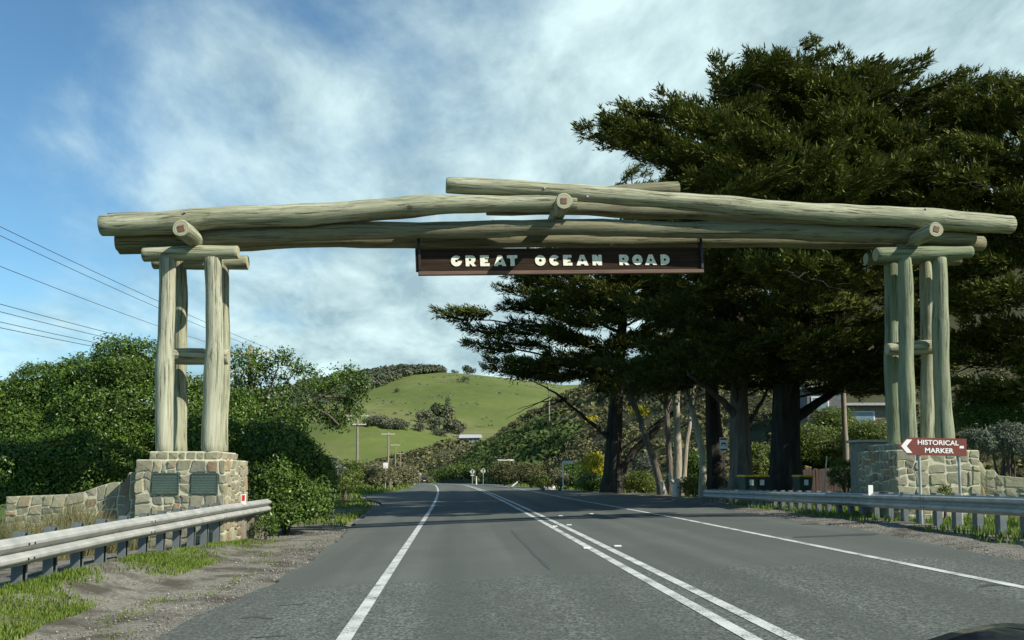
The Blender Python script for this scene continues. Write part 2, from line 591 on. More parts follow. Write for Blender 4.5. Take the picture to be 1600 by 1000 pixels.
    for xc in (0.0, 1.55, 3.35, 4.85):
        dx = t.math('ABSOLUTE', t.math('SUBTRACT', p[0], xc))
        wv = t.math('MULTIPLY', t.maprange(dx, 0.10, 0.42, 1.0, 0.0), t.maprange(t.noise(0.7, 4, 0.6, geo=True, stretch=(1, 0.2, 1)), 0.3, 0.65, 0.1, 0.55))
        c = t.mix(wv, c, (0.068, 0.077, 0.070))
    st = t.noise(1.7, 4, 0.6, geo=True, stretch=(1, 0.4, 1))
    c = t.mix(t.ramp(st, [(0.66, 0.0), (0.78, 0.4)]), c, (0.21, 0.20, 0.16))
    t.color(c).rough(0.9).spec(0.15)
    t.bump(chipd, 0.35, 0.01)
    M['asphalt'] = t.m
    t = NT('tar')
    n = t.noise(20, 4, 0.6, geo=True)
    t.color(t.ramp(n, [(0.3, (0.040, 0.044, 0.042)), (0.7, (0.068, 0.074, 0.070))])).rough(0.6)
    M['tar'] = t.m
    t = NT('road_paint')
    n1 = t.noise(55, 4, 0.7, geo=True); n2 = t.noise(2.5, 5, 0.65, geo=True)
    w = t.math('ADD', t.math('MULTIPLY', n1, 0.6), t.math('MULTIPLY', n2, 0.5))
    t.color(t.ramp(w, [(0.46, (0.13, 0.14, 0.13)), (0.54, (0.46, 0.48, 0.44)), (0.72, (0.62, 0.64, 0.58))])).rough(0.7)
    M['road_paint'] = t.m

    # ground: gravel / soil / pasture by painted kind of ground
    t = NT('ground')
    za = t.attr("zone")
    sz = t.n.new("ShaderNodeSeparateColor"); t.l.new(za[0], sz.inputs[0])
    g1 = t.noise(26, 6, 0.7, geo=True); g2 = t.noise(1.6, 5, 0.6, geo=True); g3 = t.noise(0.05, 6, 0.6, geo=True); g4 = t.noise(0.012, 6, 0.65, geo=True)
    gv = t.voronoi(40, geo=True, out=1)
    gvb = t.n.new("ShaderNodeRGBToBW"); t.l.new(gv, gvb.inputs[0])
    gravel = t.mix(0.5, t.ramp(g1, [(0.3, (0.095, 0.090, 0.070)), (0.7, (0.245, 0.235, 0.19))]),
                   t.ramp(gvb.outputs[0], [(0.2, (0.11, 0.105, 0.085)), (0.9, (0.31, 0.30, 0.255))]))
    gravel = t.mix(t.ramp(g2, [(0.46, 0.0), (0.62, 0.85)]), gravel, (0.060, 0.053, 0.040))
    turf = t.ramp(g1, [(0.3, (0.040, 0.065, 0.014)), (0.7, (0.085, 0.125, 0.030))])
    past = t.ramp(g4, [(0.32, (0.066, 0.096, 0.024)), (0.50, (0.098, 0.128, 0.034)), (0.66, (0.150, 0.155, 0.060))])
    g5 = t.noise(0.18, 7, 0.7, geo=True)
    past = t.mix(t.ramp(g3, [(0.52, 0.0), (0.70, 0.65)]), past, (0.085, 0.095, 0.038))
    past = t.mix(t.ramp(g5, [(0.50, 0.0), (0.72, 0.45)]), past, (0.15, 0.165, 0.06))
    soil = t.ramp(g3, [(0.3, (0.040, 0.042, 0.020)), (0.7, (0.080, 0.080, 0.038))])
    edge = t.math('ADD', sz.outputs[0], t.math('MULTIPLY', t.math('SUBTRACT', g2, 0.5), 0.9))
    c = t.mix(t.maprange(edge, 0.42, 0.58), turf, gravel)
    c = t.mix(sz.outputs[1], c, soil)
    c = t.mix(sz.outputs[2], c, past)
    t.color(c).rough(0.95).spec(0.1)
    t.bump(g1, 0.5, 0.04)
    M['ground'] = t.m


make_materials()
# ------------------------------------------------------------------ terrain
def sstep(a, b, x):
    t = np.clip((np.asarray(x, float) - a) / (b - a), 0, 1)
    return t * t * (3 - 2 * t)


def bend(Y):
    Y = np.asarray(Y, float)
    return -np.maximum(Y - 30, 0) ** 2 / 3800.0


def road_z(X, Y):
    X = np.asarray(X, float); Y = np.asarray(Y, float)
    base = -np.maximum(Y - 100, 0) * 0.0091
    base = np.maximum(base, -2.2)
    s = np.interp(Y, [0, 22, 45, 80, 400], [0.038, 0.036, 0.016, 0.008, 0.0])
    return base + s * np.clip(X - bend(Y), -5.0, 9.5)


def terrain(X, Y):
    X = np.asarray(X, float); Y = np.asarray(Y, float)
    z = road_z(X, Y)
    # low bank under the near left guard rail
    z = z + 0.33 * np.exp(-((X + 4.85) / 0.75) ** 2) * np.interp(Y, [0, 13, 18, 22], [1.0, 1.0, .45, 0.0])
    z = z + 0.10 * sstep(-4.9, -5.6, X) * np.interp(Y, [0, 13, 18, 24], [1.0, 1.0, .6, 0.0])
    # spur along the right of the road
    d0 = np.interp(Y, [-50, 30, 60, 80, 130, 400], [30, 26, 15.0, 10.0, 8.6, 7.5])
    bb = np.maximum(bend(Y), -26)
    d = np.maximum(X - bb - d0, 0)
    spur = 0.85 * d / (1 + d / 95.0) * sstep(0, 3.5, d)
    spur = np.minimum(spur, 46) * np.interp(Y, [0, 30, 62, 100], [.15, .2, .3, 1.0]) * sstep(330, 245, Y) * (1 + 0.10 * np.sin(X * 0.11 + Y * 0.07) * sstep(5, 25, d))
    z = z + spur
    # land falls away to the left
    z = z - np.clip(0.22 * np.maximum(-15 - X + bb, 0), 0, 5) * sstep(420, 200, Y)
    # low scrub ridge
    xr = np.interp(X, [-140, -80, -56, -37, -15, -5, 10, 40, 120], [-4, -3.5, -1.5, 3.0, 9.0, 12.5, 13.0, 16, 20])
    z = z + (xr + 2) * np.exp(-((Y - 345) / 52.0) ** 2) * sstep(230, 290, Y)
    # big grass hill
    zc = np.interp(X, [-420, -300, -140, -100, -39, 0, 15, 63, 90, 160, 300], [15, 34, 72, 82, 90, 88, 87, 82, 78, 80, 70])
    t = np.clip((Y - 385) / 370.0, 0, 1)
    prof = 0.75 * t + 0.25 * t * t * (3 - 2 * t)
    z = z + zc * prof * np.interp(Y, [0, 760, 1000, 1600], [1, 1, 0.9, 0.5])
    z = z + 13 * np.exp(-((X + 52) / 42.0) ** 2 - ((Y - 470) / 45.0) ** 2)
    z = z + 2.0 * np.sin(X * 0.03 + 1.0) * np.sin(Y * 0.021) * sstep(420, 520, Y)
    return z


LEFT_EDGE = ([-40, 5, 10, 14, 19, 26, 42, 50, 58, 70, 82, 100, 130, 300], [-2.5, -2.5, -2.55, -2.35, -2.45, -2.9, -3.3, -4.8, -5.4, -4.2, -3.4, -3.0, -3.0, -3.0])
RIGHT_EDGE = ([-40, 8, 11, 17, 21, 30, 45, 60, 75, 90, 130, 300], [6.9, 6.9, 7.0, 7.7, 7.7, 8.4, 10.2, 9.6, 8.0, 6.9, 6.6, 6.4])


def edge_l(Y): return np.interp(Y, *LEFT_EDGE) + bend(Y)
def edge_r(Y): return np.interp(Y, *RIGHT_EDGE) + bend(Y)


def build_ground():
    xs = np.concatenate([-np.geomspace(4500, 16, 52), np.arange(-15.5, 20, 0.5), np.geomspace(20.5, 4500, 66)])
    ys = np.concatenate([-np.geomspace(4500, 66, 12), np.arange(-60, 4, 8.0), np.arange(4, 40, 0.7), np.geomspace(41, 460, 110), np.linspace(466, 800, 56), np.geomspace(830, 4000, 16)])
    X, Y = np.meshgrid(xs, ys)
    Z = terrain(X, Y)
    el, er = edge_l(Y), edge_r(Y)
    under = (X > el - 0.3) & (X < er + 0.3) & (Y < 262)
    Z = Z - np.where(under, 0.06, 0.0)
    # small unevenness off the road
    off = np.maximum(np.maximum(el - X, X - er), 0)
    bumps = 0.03 * np.sin(X * 3.1 + Y * 1.3) * np.sin(Y * 2.2 - X * 0.7) + 0.02 * np.sin(X * 7.3) * np.sin(Y * 5.1 + 1)
    Z = Z + bumps * sstep(0.3, 1.2, off) * (Y < 60) - 0.015
    ny, nx = X.shape
    V = np.stack([X, Y, Z], -1).reshape(-1, 3)
    idx = np.arange(ny * nx).reshape(ny, nx)
    F = np.stack([idx[:-1, :-1], idx[:-1, 1:], idx[1:, 1:], idx[1:, :-1]], -1).reshape(-1, 4)
    o = np_mesh("ground", V, F, M['ground'], smooth=True)
    tag(o, kind="structure")
    # kinds of ground: r gravel, g scrub soil, b pasture
    grav = np.where(X < 0, sstep(3.0, 0.9, el - X), sstep(2.4, 1.2, X - er)) * (Y < 60)
    grav = np.maximum(grav, (off < 0.35) * 0.8)
    grav = np.maximum(grav, ((X < -4.3) & (X > -9) & (Y < 24)) * .75)
    d0 = np.interp(Y, [-50, 30, 60, 80, 130, 400], [30, 26, 15.0, 10.0, 8.6, 7.5])
    soil = sstep(0, 2, X - np.maximum(bend(Y), -26) - d0) * (Y < 330)
    soil = np.maximum(soil, np.exp(-((Y - 335) / 62.0) ** 2) > 0.35)
    soil = np.maximum(soil, ((X > er + 2.5) & (Y > 26) & (Y < 75)) * 0.8)
    past = sstep(385, 410, Y)
    att = o.data.color_attributes.new("zone", 'FLOAT_COLOR', 'POINT')
    rgba = np.stack([grav, soil * (1 - past), past, np.ones_like(past)], -1).astype(np.float32)
    att.data.foreach_set("color", rgba.ravel())


build_ground()


def strip(name, ys, xl, xr, lift, mat, parent=None, nx=1):
    ys = np.asarray(ys, float)
    cols = [xl + (xr - xl) * k / nx for k in range(nx + 1)]
    V = []
    for j, y in enumerate(ys):
        for c in cols:
            V.append((c[j], y, float(road_z(c[j], y)) + lift))
    n = nx + 1
    F = [(j * n + k, j * n + k + 1, (j + 1) * n + k + 1, (j + 1) * n + k) for j in range(len(ys) - 1) for k in range(nx)]
    return np_mesh(name, np.array(V), np.array(F), mat, parent)


rng0 = np.random.default_rng(5)
ys_road = np.concatenate([np.arange(-30, 4, 2.0), np.arange(4, 40, 0.22), np.arange(40, 262, 1.5)])
jl = np.convolve(rng0.normal(0, 1, len(ys_road) + 8), np.ones(5) / 5, 'same')[4:-4] * 0.10 + np.sin(ys_road * 1.3) * 0.05
jr = np.convolve(rng0.normal(0, 1, len(ys_road) + 8), np.ones(5) / 5, 'same')[4:-4] * 0.08
road = strip("road", ys_road, edge_l(ys_road) + jl * (ys_road < 45), edge_r(ys_road) + jr * (ys_road < 45), 0.0, M['asphalt'], nx=10)
tag(road, kind="structure")


def line_mark(off, w, y0, y1, name="line_marking"):
    ys = np.concatenate([np.arange(y0, min(y1, 40), 0.5), np.arange(max(40, y0), y1, 2.0)])
    x = bend(ys) + off
    strip(name, ys, x - w / 2, x + w / 2, 0.005, M['road_paint'], road)


line_mark(-0.92, 0.13, -5, 240)
line_mark(2.27, 0.125, -5, 240)
line_mark(2.56, 0.125, -5, 240)
line_mark(5.66, 0.12, -5, 240)
# raised reflective markers beside the double line
for (px, py) in ((917, 855.5), (965, 854.5), (867, 822), (889, 820.8), (876, 806.5), (924, 805)):
    z = 0.09
    Yp = (CAM_H - z) * 1400 / (py - 739)
    q = at(px, py, Yp)
    b = MB(); zz = float(road_z(q.x, Yp))
    b.prism([(q.x - .06, Yp - .05), (q.x + .06, Yp - .05), (q.x + .06, Yp + .05), (q.x - .06, Yp + .05)], zz + .004, zz + .022)
    b.build("road_stud", M['white_paint'], road)
# dark sealed cracks and repair patches
rngp = random.Random(8)


def tar_path(pts, w):
    pts = [Vector((p[0], p[1], 0)) for p in pts]
    V = []; F = []
    for i, p in enumerate(pts):
        t = (pts[min(i + 1, len(pts) - 1)] - pts[max(i - 1, 0)]).normalized()
        n = Vector((-t.y, t.x, 0)) * w * rngp.uniform(.5, 1.2) * (0.25 if i in (0, len(pts) - 1) else 1)
        for q in (p + n, p - n):
            V.append((q.x, q.y, float(road_z(q.x, q.y)) + 0.0035))
    F = [(2 * i + 1, 2 * i + 3, 2 * i + 2, 2 * i) for i in range(len(pts) - 1)]
    np_mesh("tar_patch", np.array(V), np.array(F), M['tar'], road)


tar_path([(1.28 + 0.012 * math.sin(k * 1.3), 12.2 + k * 0.7) for k in range(13)], 0.04)
tar_path([(5.95 + k * .22, 15.6 + .03 * math.sin(k * 2)) for k in range(8)], 0.22)
tar_path([(5.3 + k * .2, 8.9 + .12 * math.sin(k * 1.7)) for k in range(9)], 0.10)
tar_path([(-2.1 + k * .07, 9.1 + .1 * math.sin(k)) for k in range(6)], 0.03)
tar_path([(-1.75 + k * .06, 8.0) for k in range(6)], 0.03)
tar_path([(-1.9 + k * .08, 9.9 + 0.02 * k) for k in range(5)], 0.025)


# ------------------------------------------------------------------ log arch
def log(name, pts, radii, mat, parent, seed=0, n=16, wobble=0.02, end_mat='log_end', steps=26):
    """Round timber following pts; its own origin, local z along its length."""
    rg = random.Random(seed)
    pts = [Vector(p) for p in pts]
    a, b = pts[0], pts[-1]
    q = (b - a).to_track_quat('Z', 'Y')
    inv = q.inverted()
    loc = [inv @ (p - a) for p in pts]
    L = loc[-1].z
    zs = [p.z for p in loc]; xs = [p.x for p in loc]; ys = [p.y for p in loc]
    if isinstance(radii, (int, float)): radii = [radii, radii]
    rz = np.linspace(0, L, len(radii))
    # smooth path through the given points
    zz = np.linspace(0, L, steps)
    ker = np.array([1, 2, 3, 2, 1]) / 9.0
    def sm(v):
        vi = np.interp(zz, zs, v)
        vp = np.concatenate([[2 * vi[0] - vi[2], 2 * vi[0] - vi[1]], vi, [2 * vi[-1] - vi[-2], 2 * vi[-1] - vi[-3]]])
        return np.convolve(vp, ker, 'valid')
    X, Y = sm(xs), sm(ys)
    R = np.interp(zz, rz, radii)
    ph = [rg.uniform(0, 6.28) for _ in range(6)]
    V, F, mi, smf = [], [], [], []
    mb = MB()
    rings = []
    bev = 0.02
    zlist = [0.0] + [bev] + list(zz[1:-1]) + [L - bev, L]
    for i, z in enumerate(zlist):
        x = float(np.interp(z, zz, X)); y = float(np.interp(z, zz, Y)); r = float(np.interp(z, zz, R))
        x += wobble * math.sin(z * 1.1 + ph[0]); y += wobble * math.sin(z * 1.4 + ph[1])
        r *= 1 + 0.05 * math.sin(z * 2.3 + ph[2]) + 0.035 * math.sin(z * 5.1 + ph[3])
        if i in (0, len(zlist) - 1): r -= 0.018
        ring = []
        for k in range(n):
            an = 2 * math.pi * k / n
            rr = r * (1 + 0.02 * math.sin(3 * an + z * 1.2 + ph[4]) + 0.012 * math.sin(5 * an - z * 2 + ph[5]))
            ring.append((x + rr * math.cos(an), y + rr * math.sin(an), z))
        rings.append(ring)
    vs = [p for r_ in rings for p in r_]
    fs = []
    for i in range(len(rings) - 1):
        for k in range(n):
            k2 = (k + 1) % n
            fs.append((i * n + k, i * n + k2, (i + 1) * n + k2, (i + 1) * n + k))
    mb.add(vs, fs, 0, True)
    mb.add(rings[0], [tuple(range(n - 1, -1, -1))], 1)
    mb.add(rings[-1], [tuple(range(n))], 1)
    o = mb.build(name, [M[mat], M[end_mat]], parent)
    o.location = a
    o.rotation_mode = 'QUATERNION'
    o.rotation_quaternion = q
    return o


arch = empty("timber_arch", (2.5, 19.6, 0.0))
tag(arch, "rustic log arch spanning the road on paired round posts", "arch")
ARCH_OFF = Vector(arch.location)


def alog(name, pp, radii, mat, seed, **kw):
    """pp: list of (px, py, Y) in the photograph"""
    return log(name, [at(*p) - ARCH_OFF for p in pp], radii, mat, arch, seed, **kw)


def skew(px):            # distance of the arch's front plane at a photo column
    return 18.75 + (px - 300) * (1.35 / 1150.0)


Yl, Yr = 18.9, 20.25
# left tower
alog("post", [(281, 706, Yl + 1.0), (280, 402, Yl + 1.0)], [.165, .155, .15], 'log', 11)
alog("post", [(346, 706, Yl + 1.0), (347, 402, Yl + 1.0)], [.165, .16, .15], 'log', 12)
alog("post", [(259, 706, Yl), (256, 560, Yl), (263, 403, Yl)], [.185, .175, .165], 'log_pale', 13)
alog("post", [(331, 706, Yl), (334, 550, Yl), (333, 403, Yl)], [.20, .185, .17], 'log_pale', 14)
alog("cross_strut", [(264, 557, Yl + .5), (357, 559, Yl + .5)], [.165, .19, .185, .15], 'log', 15)
alog("cap_log", [(239, 410, Yl + 1.0), (388, 410, Yl + 1.0)], .150, 'log', 16)
alog("cap_log", [(224, 396, Yl), (373, 396, Yl)], [.155, .15], 'log', 17)
# right tower
alog("post", [(1397, 700, Yr + 1.0), (1391, 402, Yr + 1.0)], [.18, .17, .16], 'log_green', 21)
alog("post", [(1452, 700, Yr + 1.0), (1446, 402, Yr + 1.0)], [.17, .16, .15], 'log', 22)
alog("post", [(1421, 700, Yr), (1417, 560, Yr), (1412, 403, Yr)], [.18, .175, .155], 'log_green', 23)
alog("post", [(1475, 700, Yr), (1472, 560, Yr), (1467, 403, Yr)], [.20, .185, .165], 'log_green', 24)
alog("cross_strut", [(1386, 545, Yr + .5), (1467, 543, Yr + .5)], [.14, .17, .175, .15], 'log', 25)
alog("cap_log", [(1352, 406, Yr + 1.0), (1500, 404, Yr + 1.0)], .150, 'log_shaded', 26)
alog("cap_log", [(1367, 397, Yr), (1518, 395, Yr)], [.165, .155], 'log_green', 27)
# lower beams
alog("beam_log", [(182, 379, 19.05), (500, 363, 19.2), (880, 355, 19.65), (1200, 361, 20.0), (1520, 373, 20.4)], [.19, .19, .185, .19, .19], 'log_shaded', 31, steps=44, wobble=.012)
alog("beam_log", [(186, 384, 19.75), (500, 374, 19.9), (880, 376, 20.4), (1200, 375, 20.7), (1535, 380, 21.1)], [.20, .19, .185, .19, .19], 'log_shaded', 32, steps=44, wobble=.012)
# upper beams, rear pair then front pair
alog("beam_log", [(1566, 349, 21.05), (1400, 341, 20.95), (1150, 334, 20.7), (900, 325, 20.45), (760, 325, 20.3)], [.22, .21, .20, .18, .17], 'log_shaded', 33, steps=44, wobble=.015)
alog("beam_log", [(170, 347, 19.85), (345, 345, 19.95), (600, 330, 20.1), (850, 311, 20.35), (1060, 294, 20.6)], [.22, .215, .20, .18, .15], 'log_shaded', 34, steps=44, wobble=.015)
alog("beam_log", [(157, 352, 18.7), (270, 349, 18.75), (345, 339, 18.8), (460, 336, 18.9), (650, 322, 19.05), (800, 317, 19.25), (900, 315, 19.35)], [.235, .235, .23, .22, .21, .19, .18], 'log', 35, steps=60, wobble=.012)
alog("beam_log", [(697, 289, 19.15), (883, 299, 19.3), (1100, 318, 19.55), (1300, 335, 19.85), (1440, 340, 20.0), (1580, 352, 20.15)], [.175, .18, .195, .22, .24, .23], 'log', 36, steps=60, wobble=.012)
# cross logs with metal square let into the end
for k, (px, py, Y0, r, px2, Y2) in enumerate(((283, 357, 18.0, .175, 296, 21.0), (881, 314, 18.75, .17, 868, 21.2), (1463, 358, 19.25, .17, 1410, 22.2))):
    p0 = at(px, py, Y0)
    p1 = Vector((p0.x + (0.05 if k == 0 else -0.05), Y2, p0.z + .02))
    c = log("cross_log", [p0 - ARCH_OFF, p1 - ARCH_OFF], [r, r * .95], 'log', arch, 41 + k, steps=10, wobble=.008)
    b = MB(); b.box((-.062, -.06, -.012), (.062, .06, .004))
    pl = b.build("end_plate", M['plate_rust'], c)
    pl.rotation_euler = (0, 0, 0.25 * (k - 1))
# bolt heads along the top logs
for (px, py, Y) in ((851, 294, 19.1), (918, 307, 19.12), (770, 345, 19.45), (956, 381, 20.2), (289, 331, 18.5), (1447, 326, 19.8)):
    p = at(px, py, Y) - ARCH_OFF
    b = MB(); b.tube([p + Vector((0, .12, 0)), p + Vector((0, -.02, 0))], .022, 8)
    b.build("bolt", M['galvanised'], arch)

# ------------------------------------------------------------------ hanging name board
pA, pB = at(653, 410, 19.62), at(1097, 407, 20.28)
ux = (pB - pA); Wb = ux.length
board = empty("hanging_sign", (pA + pB) / 2)
board.rotation_euler = (0, -math.asin(ux.z / Wb), math.atan2(ux.y, ux.x))
tag(board, "long dark brown board reading GREAT OCEAN ROAD hung beneath the log arch", "sign")
Hb = 0.60
nb = 3
for k in range(nb):
    z0 = -Hb / 2 + .085 + k * (Hb - .085) / nb
    b = MB(); b.bbox((-Wb / 2 + .03, -.02 + .003 * (k % 2), z0 + .002), (Wb / 2 - .03, .03, z0 + (Hb - .085) / nb - .002), .006)
    b.build("board_plank", M['board_brown'], board)
b = MB(); b.bbox((-Wb / 2, -.075, -Hb / 2), (Wb / 2, .04, -Hb / 2 + .083), .008); b.build("bottom_rail", M['board_rust'], board)
b = MB(); b.bbox((-Wb / 2 + .052, -.055, Hb / 2 - .055), (Wb / 2 - .052, .035, Hb / 2), .008); b.build("top_rail", M['board_brown'], board)
for s in (-1, 1):
    b = MB(); b.bbox((s * Wb / 2 - .05, -.06, -Hb / 2 + .085), (s * Wb / 2 + .05 * 0 + (.0 if s > 0 else .05), .035, Hb / 2), .006) if s < 0 else b.bbox((Wb / 2 - .05, -.06, -Hb / 2 + .085), (Wb / 2, .035, Hb / 2), .006)
    b.build("side_rail", M['board_brown'], board)
    b = MB(); x = s * (Wb / 2 - .03)
    b.bbox((x - .03, -.085, -Hb / 2 + .1), (x + .03, -.062, Hb / 2 + .27), .003)
    b.bbox((x - .03, .045, -Hb / 2 + .1), (x + .03, .06, Hb / 2 + .27), .003)
    b.build("hanger_strap", M['iron_black'], board)


# fat rounded poster capitals with small round counters, drawn in a unit-high box
def circ(cx_, cy_, r, n=28, a0=0, a1=360):
    return [(cx_ + r * math.cos(math.radians(a0 + (a1 - a0) * i / n)), cy_ + r * math.sin(math.radians(a0 + (a1 - a0) * i / n))) for i in range(n + (0 if abs(a1 - a0) == 360 else 1))]


def glyph(ch):
    dot = lambda x, y, r=.13: circ(x, y, r, 16)
    if ch == 'O': return .98, [circ(.49, .5, .5), dot(.49, .5, .14)]
    if ch == 'D': return .88, [[(0, 0)] + circ(.38, .5, .5, 22, -90, 90) + [(0, 1)], dot(.42, .5)]
    if ch == 'A': return 1.16, [[(0, 0), (.40, 1), (.76, 1), (1.16, 0), (.78, 0), (.74, .13), (.42, .13), (.38, 0)], dot(.58, .47, .125)]
    if ch == 'T': return .96, [[(.30, 0), (.70, 0), (.70, .72), (.96, .72), (.96, 1), (0, 1), (0, .72), (.30, .72)]]
    if ch == 'E': return .86, [[(0, 0), (.86, 0), (.86, .27), (.40, .27), (.44, .38), (.70, .38), (.70, .62), (.44, .62), (.40, .74), (.80, .74), (.80, 1), (0, 1)]]
    if ch == 'R': return .92, [[(0, 0), (.34, 0), (.34, .20), (.46, .20), (.60, 0), (.95, 0), (.72, .30)] + circ(.56, .64, .36, 16, -55, 90) + [(0, 1)], dot(.40, .60, .12)]
    if ch == 'N': return .90, [[(0, 0), (.33, 0), (.33, .20), (.40, .20), (.56, 0), (.90, 0), (.90, 1), (.57, 1), (.57, .84), (.50, .84), (.34, 1), (0, 1)]]
    if ch == 'C': return .94, [circ(.5, .5, .5, 26, 38, 322) + [(.62, .41)] + circ(.5, .5, .13, 10, 300, 60) + [(.62, .60)]]
    if ch == 'G': return 1.0, [circ(.5, .5, .5, 26, 42, 352) + [(.99, .50), (.60, .50)] + circ(.5, .5, .13, 10, 330, 55)]
    return .5, []


def flat_shape(loops, depth):
    cu = bpy.data.curves.new("outline", 'CURVE')
    cu.dimensions = '2D'; cu.fill_mode = 'BOTH'; cu.extrude = depth / 2
    for lp in loops:
        sp = cu.splines.new('POLY'); sp.points.add(len(lp) - 1)
        for p, (x, y) in zip(sp.points, lp): p.co = (x, y, 0, 1)
        sp.use_cyclic_u = True
    ob = bpy.data.objects.new("outline", cu); COL.objects.link(ob)
    dg = bpy.context.evaluated_depsgraph_get()
    me = bpy.data.meshes.new_from_object(ob.evaluated_get(dg))
    bpy.data.objects.remove(ob); bpy.data.curves.remove(cu)
    return me


LETTER_MESH = {}
# letter starts in photo columns along the board
starts = {0: 702, 1: 724, 2: 746, 3: 766.5, 4: 787, 6: 830, 7: 852, 8: 873.5, 9: 894, 10: 919.5, 12: 962, 13: 983, 14: 1003, 15: 1028.5}
LH = 0.245
for i, ch in enumerate("GREAT OCEAN ROAD"):
    if ch == ' ': continue
    w, loops = glyph(ch)
    if ch not in LETTER_MESH:
        LETTER_MESH[ch] = flat_shape([[(x * LH, y * LH) for x, y in lp] for lp in loops], .014)
        LETTER_MESH[ch].name = "letter"
    o = link_mesh("letter", LETTER_MESH[ch], M['letter_cream'], board)
    fx = (starts[i] - 653) / 444.0
    o.location = (-Wb / 2 + fx * Wb, -.030, -.104)
    o.rotation_euler = (math.pi / 2, 0, 0)


# ------------------------------------------------------------------ stonework
def split_cells(W, H, target, rg, keep=()):
    """irregular courses: recursive splitting of a W x H rectangle, around the kept-out rectangles"""
    out = []
    xs = sorted({0.0, W} | {r[0] for r in keep} | {r[2] for r in keep})
    todo = []
    if keep:
        y_lo = min(r[1] for r in keep); y_hi = max(r[3] for r in keep)
        todo += [(0, 0, W, y_lo), (0, y_hi, W, H)]
        for i in range(len(xs) - 1):
            a, b_ = xs[i], xs[i + 1]
            if not any(abs(a - r[0]) < 1e-6 for r in keep): todo.append((a, y_lo, b_, y_hi))
    else:
        todo = [(0, 0, W, H)]
    while todo:
        x0, y0, x1, y1 = todo.pop()
        w, h = x1 - x0, y1 - y0
        if w < 1e-4 or h < 1e-4: continue
        t = target * rg.uniform(.7, 1.45)
        if w > t * 1.15 and w >= h * .8:
            c = x0 + w * rg.uniform(.36, .64); todo += [(x0, y0, c, y1), (c, y0, x1, y1)]
        elif h > t * .95:
            c = y0 + h * rg.uniform(.36, .64); todo += [(x0, y0, x1, c), (x0, c, x1, y1)]
        else: out.append((x0, y0, x1, y1))
    return out


def rubble(parent, O, U, Vv, N, W, H, seed, target=.3, keep=(), prof=None, gap=.012, proud=(.012, .038), warp=.045):
    rg = random.Random(seed)
    O, U, Vv, N = Vector(O), Vector(U), Vector(Vv), Vector(N)
    def wp(x, y):
        # bend the joints without moving the outer border
        ex = min(x, W - x) / (.25 * target + 1e-6); ey = min(y, H - y) / (.25 * target + 1e-6)
        k = max(0, min(1, ex)); k2 = max(0, min(1, ey))
        for r in keep:
            if r[0] - .05 < x < r[2] + .05 and r[1] - .05 < y < r[3] + .05: k = k2 = 0
        dx = mnoise.noise(Vector((x * 2.3 + seed, y * 2.3, 3.7))) * warp * k * 2
        dy = mnoise.noise(Vector((x * 2.3, y * 2.3 + seed, 9.1))) * warp * k2 * 2
        return x + dx, y + dy
    for (x0, y0, x1, y1) in split_cells(W, H, target, rg, keep):
        w, h = x1 - x0, y1 - y0
        c = min(w, h) * rg.uniform(.05, .17)
        cs = [c * rg.uniform(.4, 1.3) for _ in range(4)]
        g = gap * rg.uniform(.7, 1.5)
        a, b_, d, e = x0 + g, y0 + g, x1 - g, y1 - g
        jit = lambda s: rg.uniform(-1, 1) * s * min(w, h)
        poly = [(a + cs[0], b_), ((a + d) / 2 + jit(.05), b_ + abs(jit(.03))), (d - cs[1], b_), (d, b_ + cs[1]), (d - abs(jit(.03)), (b_ + e) / 2), (d, e - cs[2]),
                (d - cs[2], e), ((a + d) / 2 + jit(.05), e - abs(jit(.03))), (a + cs[3], e), (a, e - cs[3]), (a + abs(jit(.03)), (b_ + e) / 2), (a, b_ + cs[0])]
        cxm, cym = (a + d) / 2, (b_ + e) / 2
        pr = rg.uniform(*proud)
        tilt = (rg.uniform(-.012, .012), rg.uniform(-.012, .012))
        def P3(x, y, hgt):
            X, Y = wp(x, y)
            if prof: Y = Y * prof(X / W)
            return O + U * X + Vv * Y + N * hgt
        n = len(poly)
        vs = [P3(x, y, -.05) for x, y in poly]
        vs += [P3(x, y, pr * .55) for x, y in poly]
        ins = .90
        vs += [P3(cxm + (x - cxm) * ins, cym + (y - cym) * ins, pr + tilt[0] * (x - cxm) / w * 2 + tilt[1] * (y - cym) / h * 2 + rg.uniform(-.004, .004)) for x, y in poly]
        vs.append(P3(cxm, cym, pr + rg.uniform(.0, .012)))
        fs = []
        for i in range(n):
            j = (i + 1) % n
            fs += [(i, j, n + j, n + i), (n + i, n + j, 2 * n + j, 2 * n + i), (2 * n + i, 2 * n + j, 3 * n)]
        ctr = P3(cxm, cym, 0)
        mb = MB(); mb.add([v - ctr for v in vs], fs, 0, False)
        o = mb.build("stone", M['stone'], parent)
        o.location = ctr


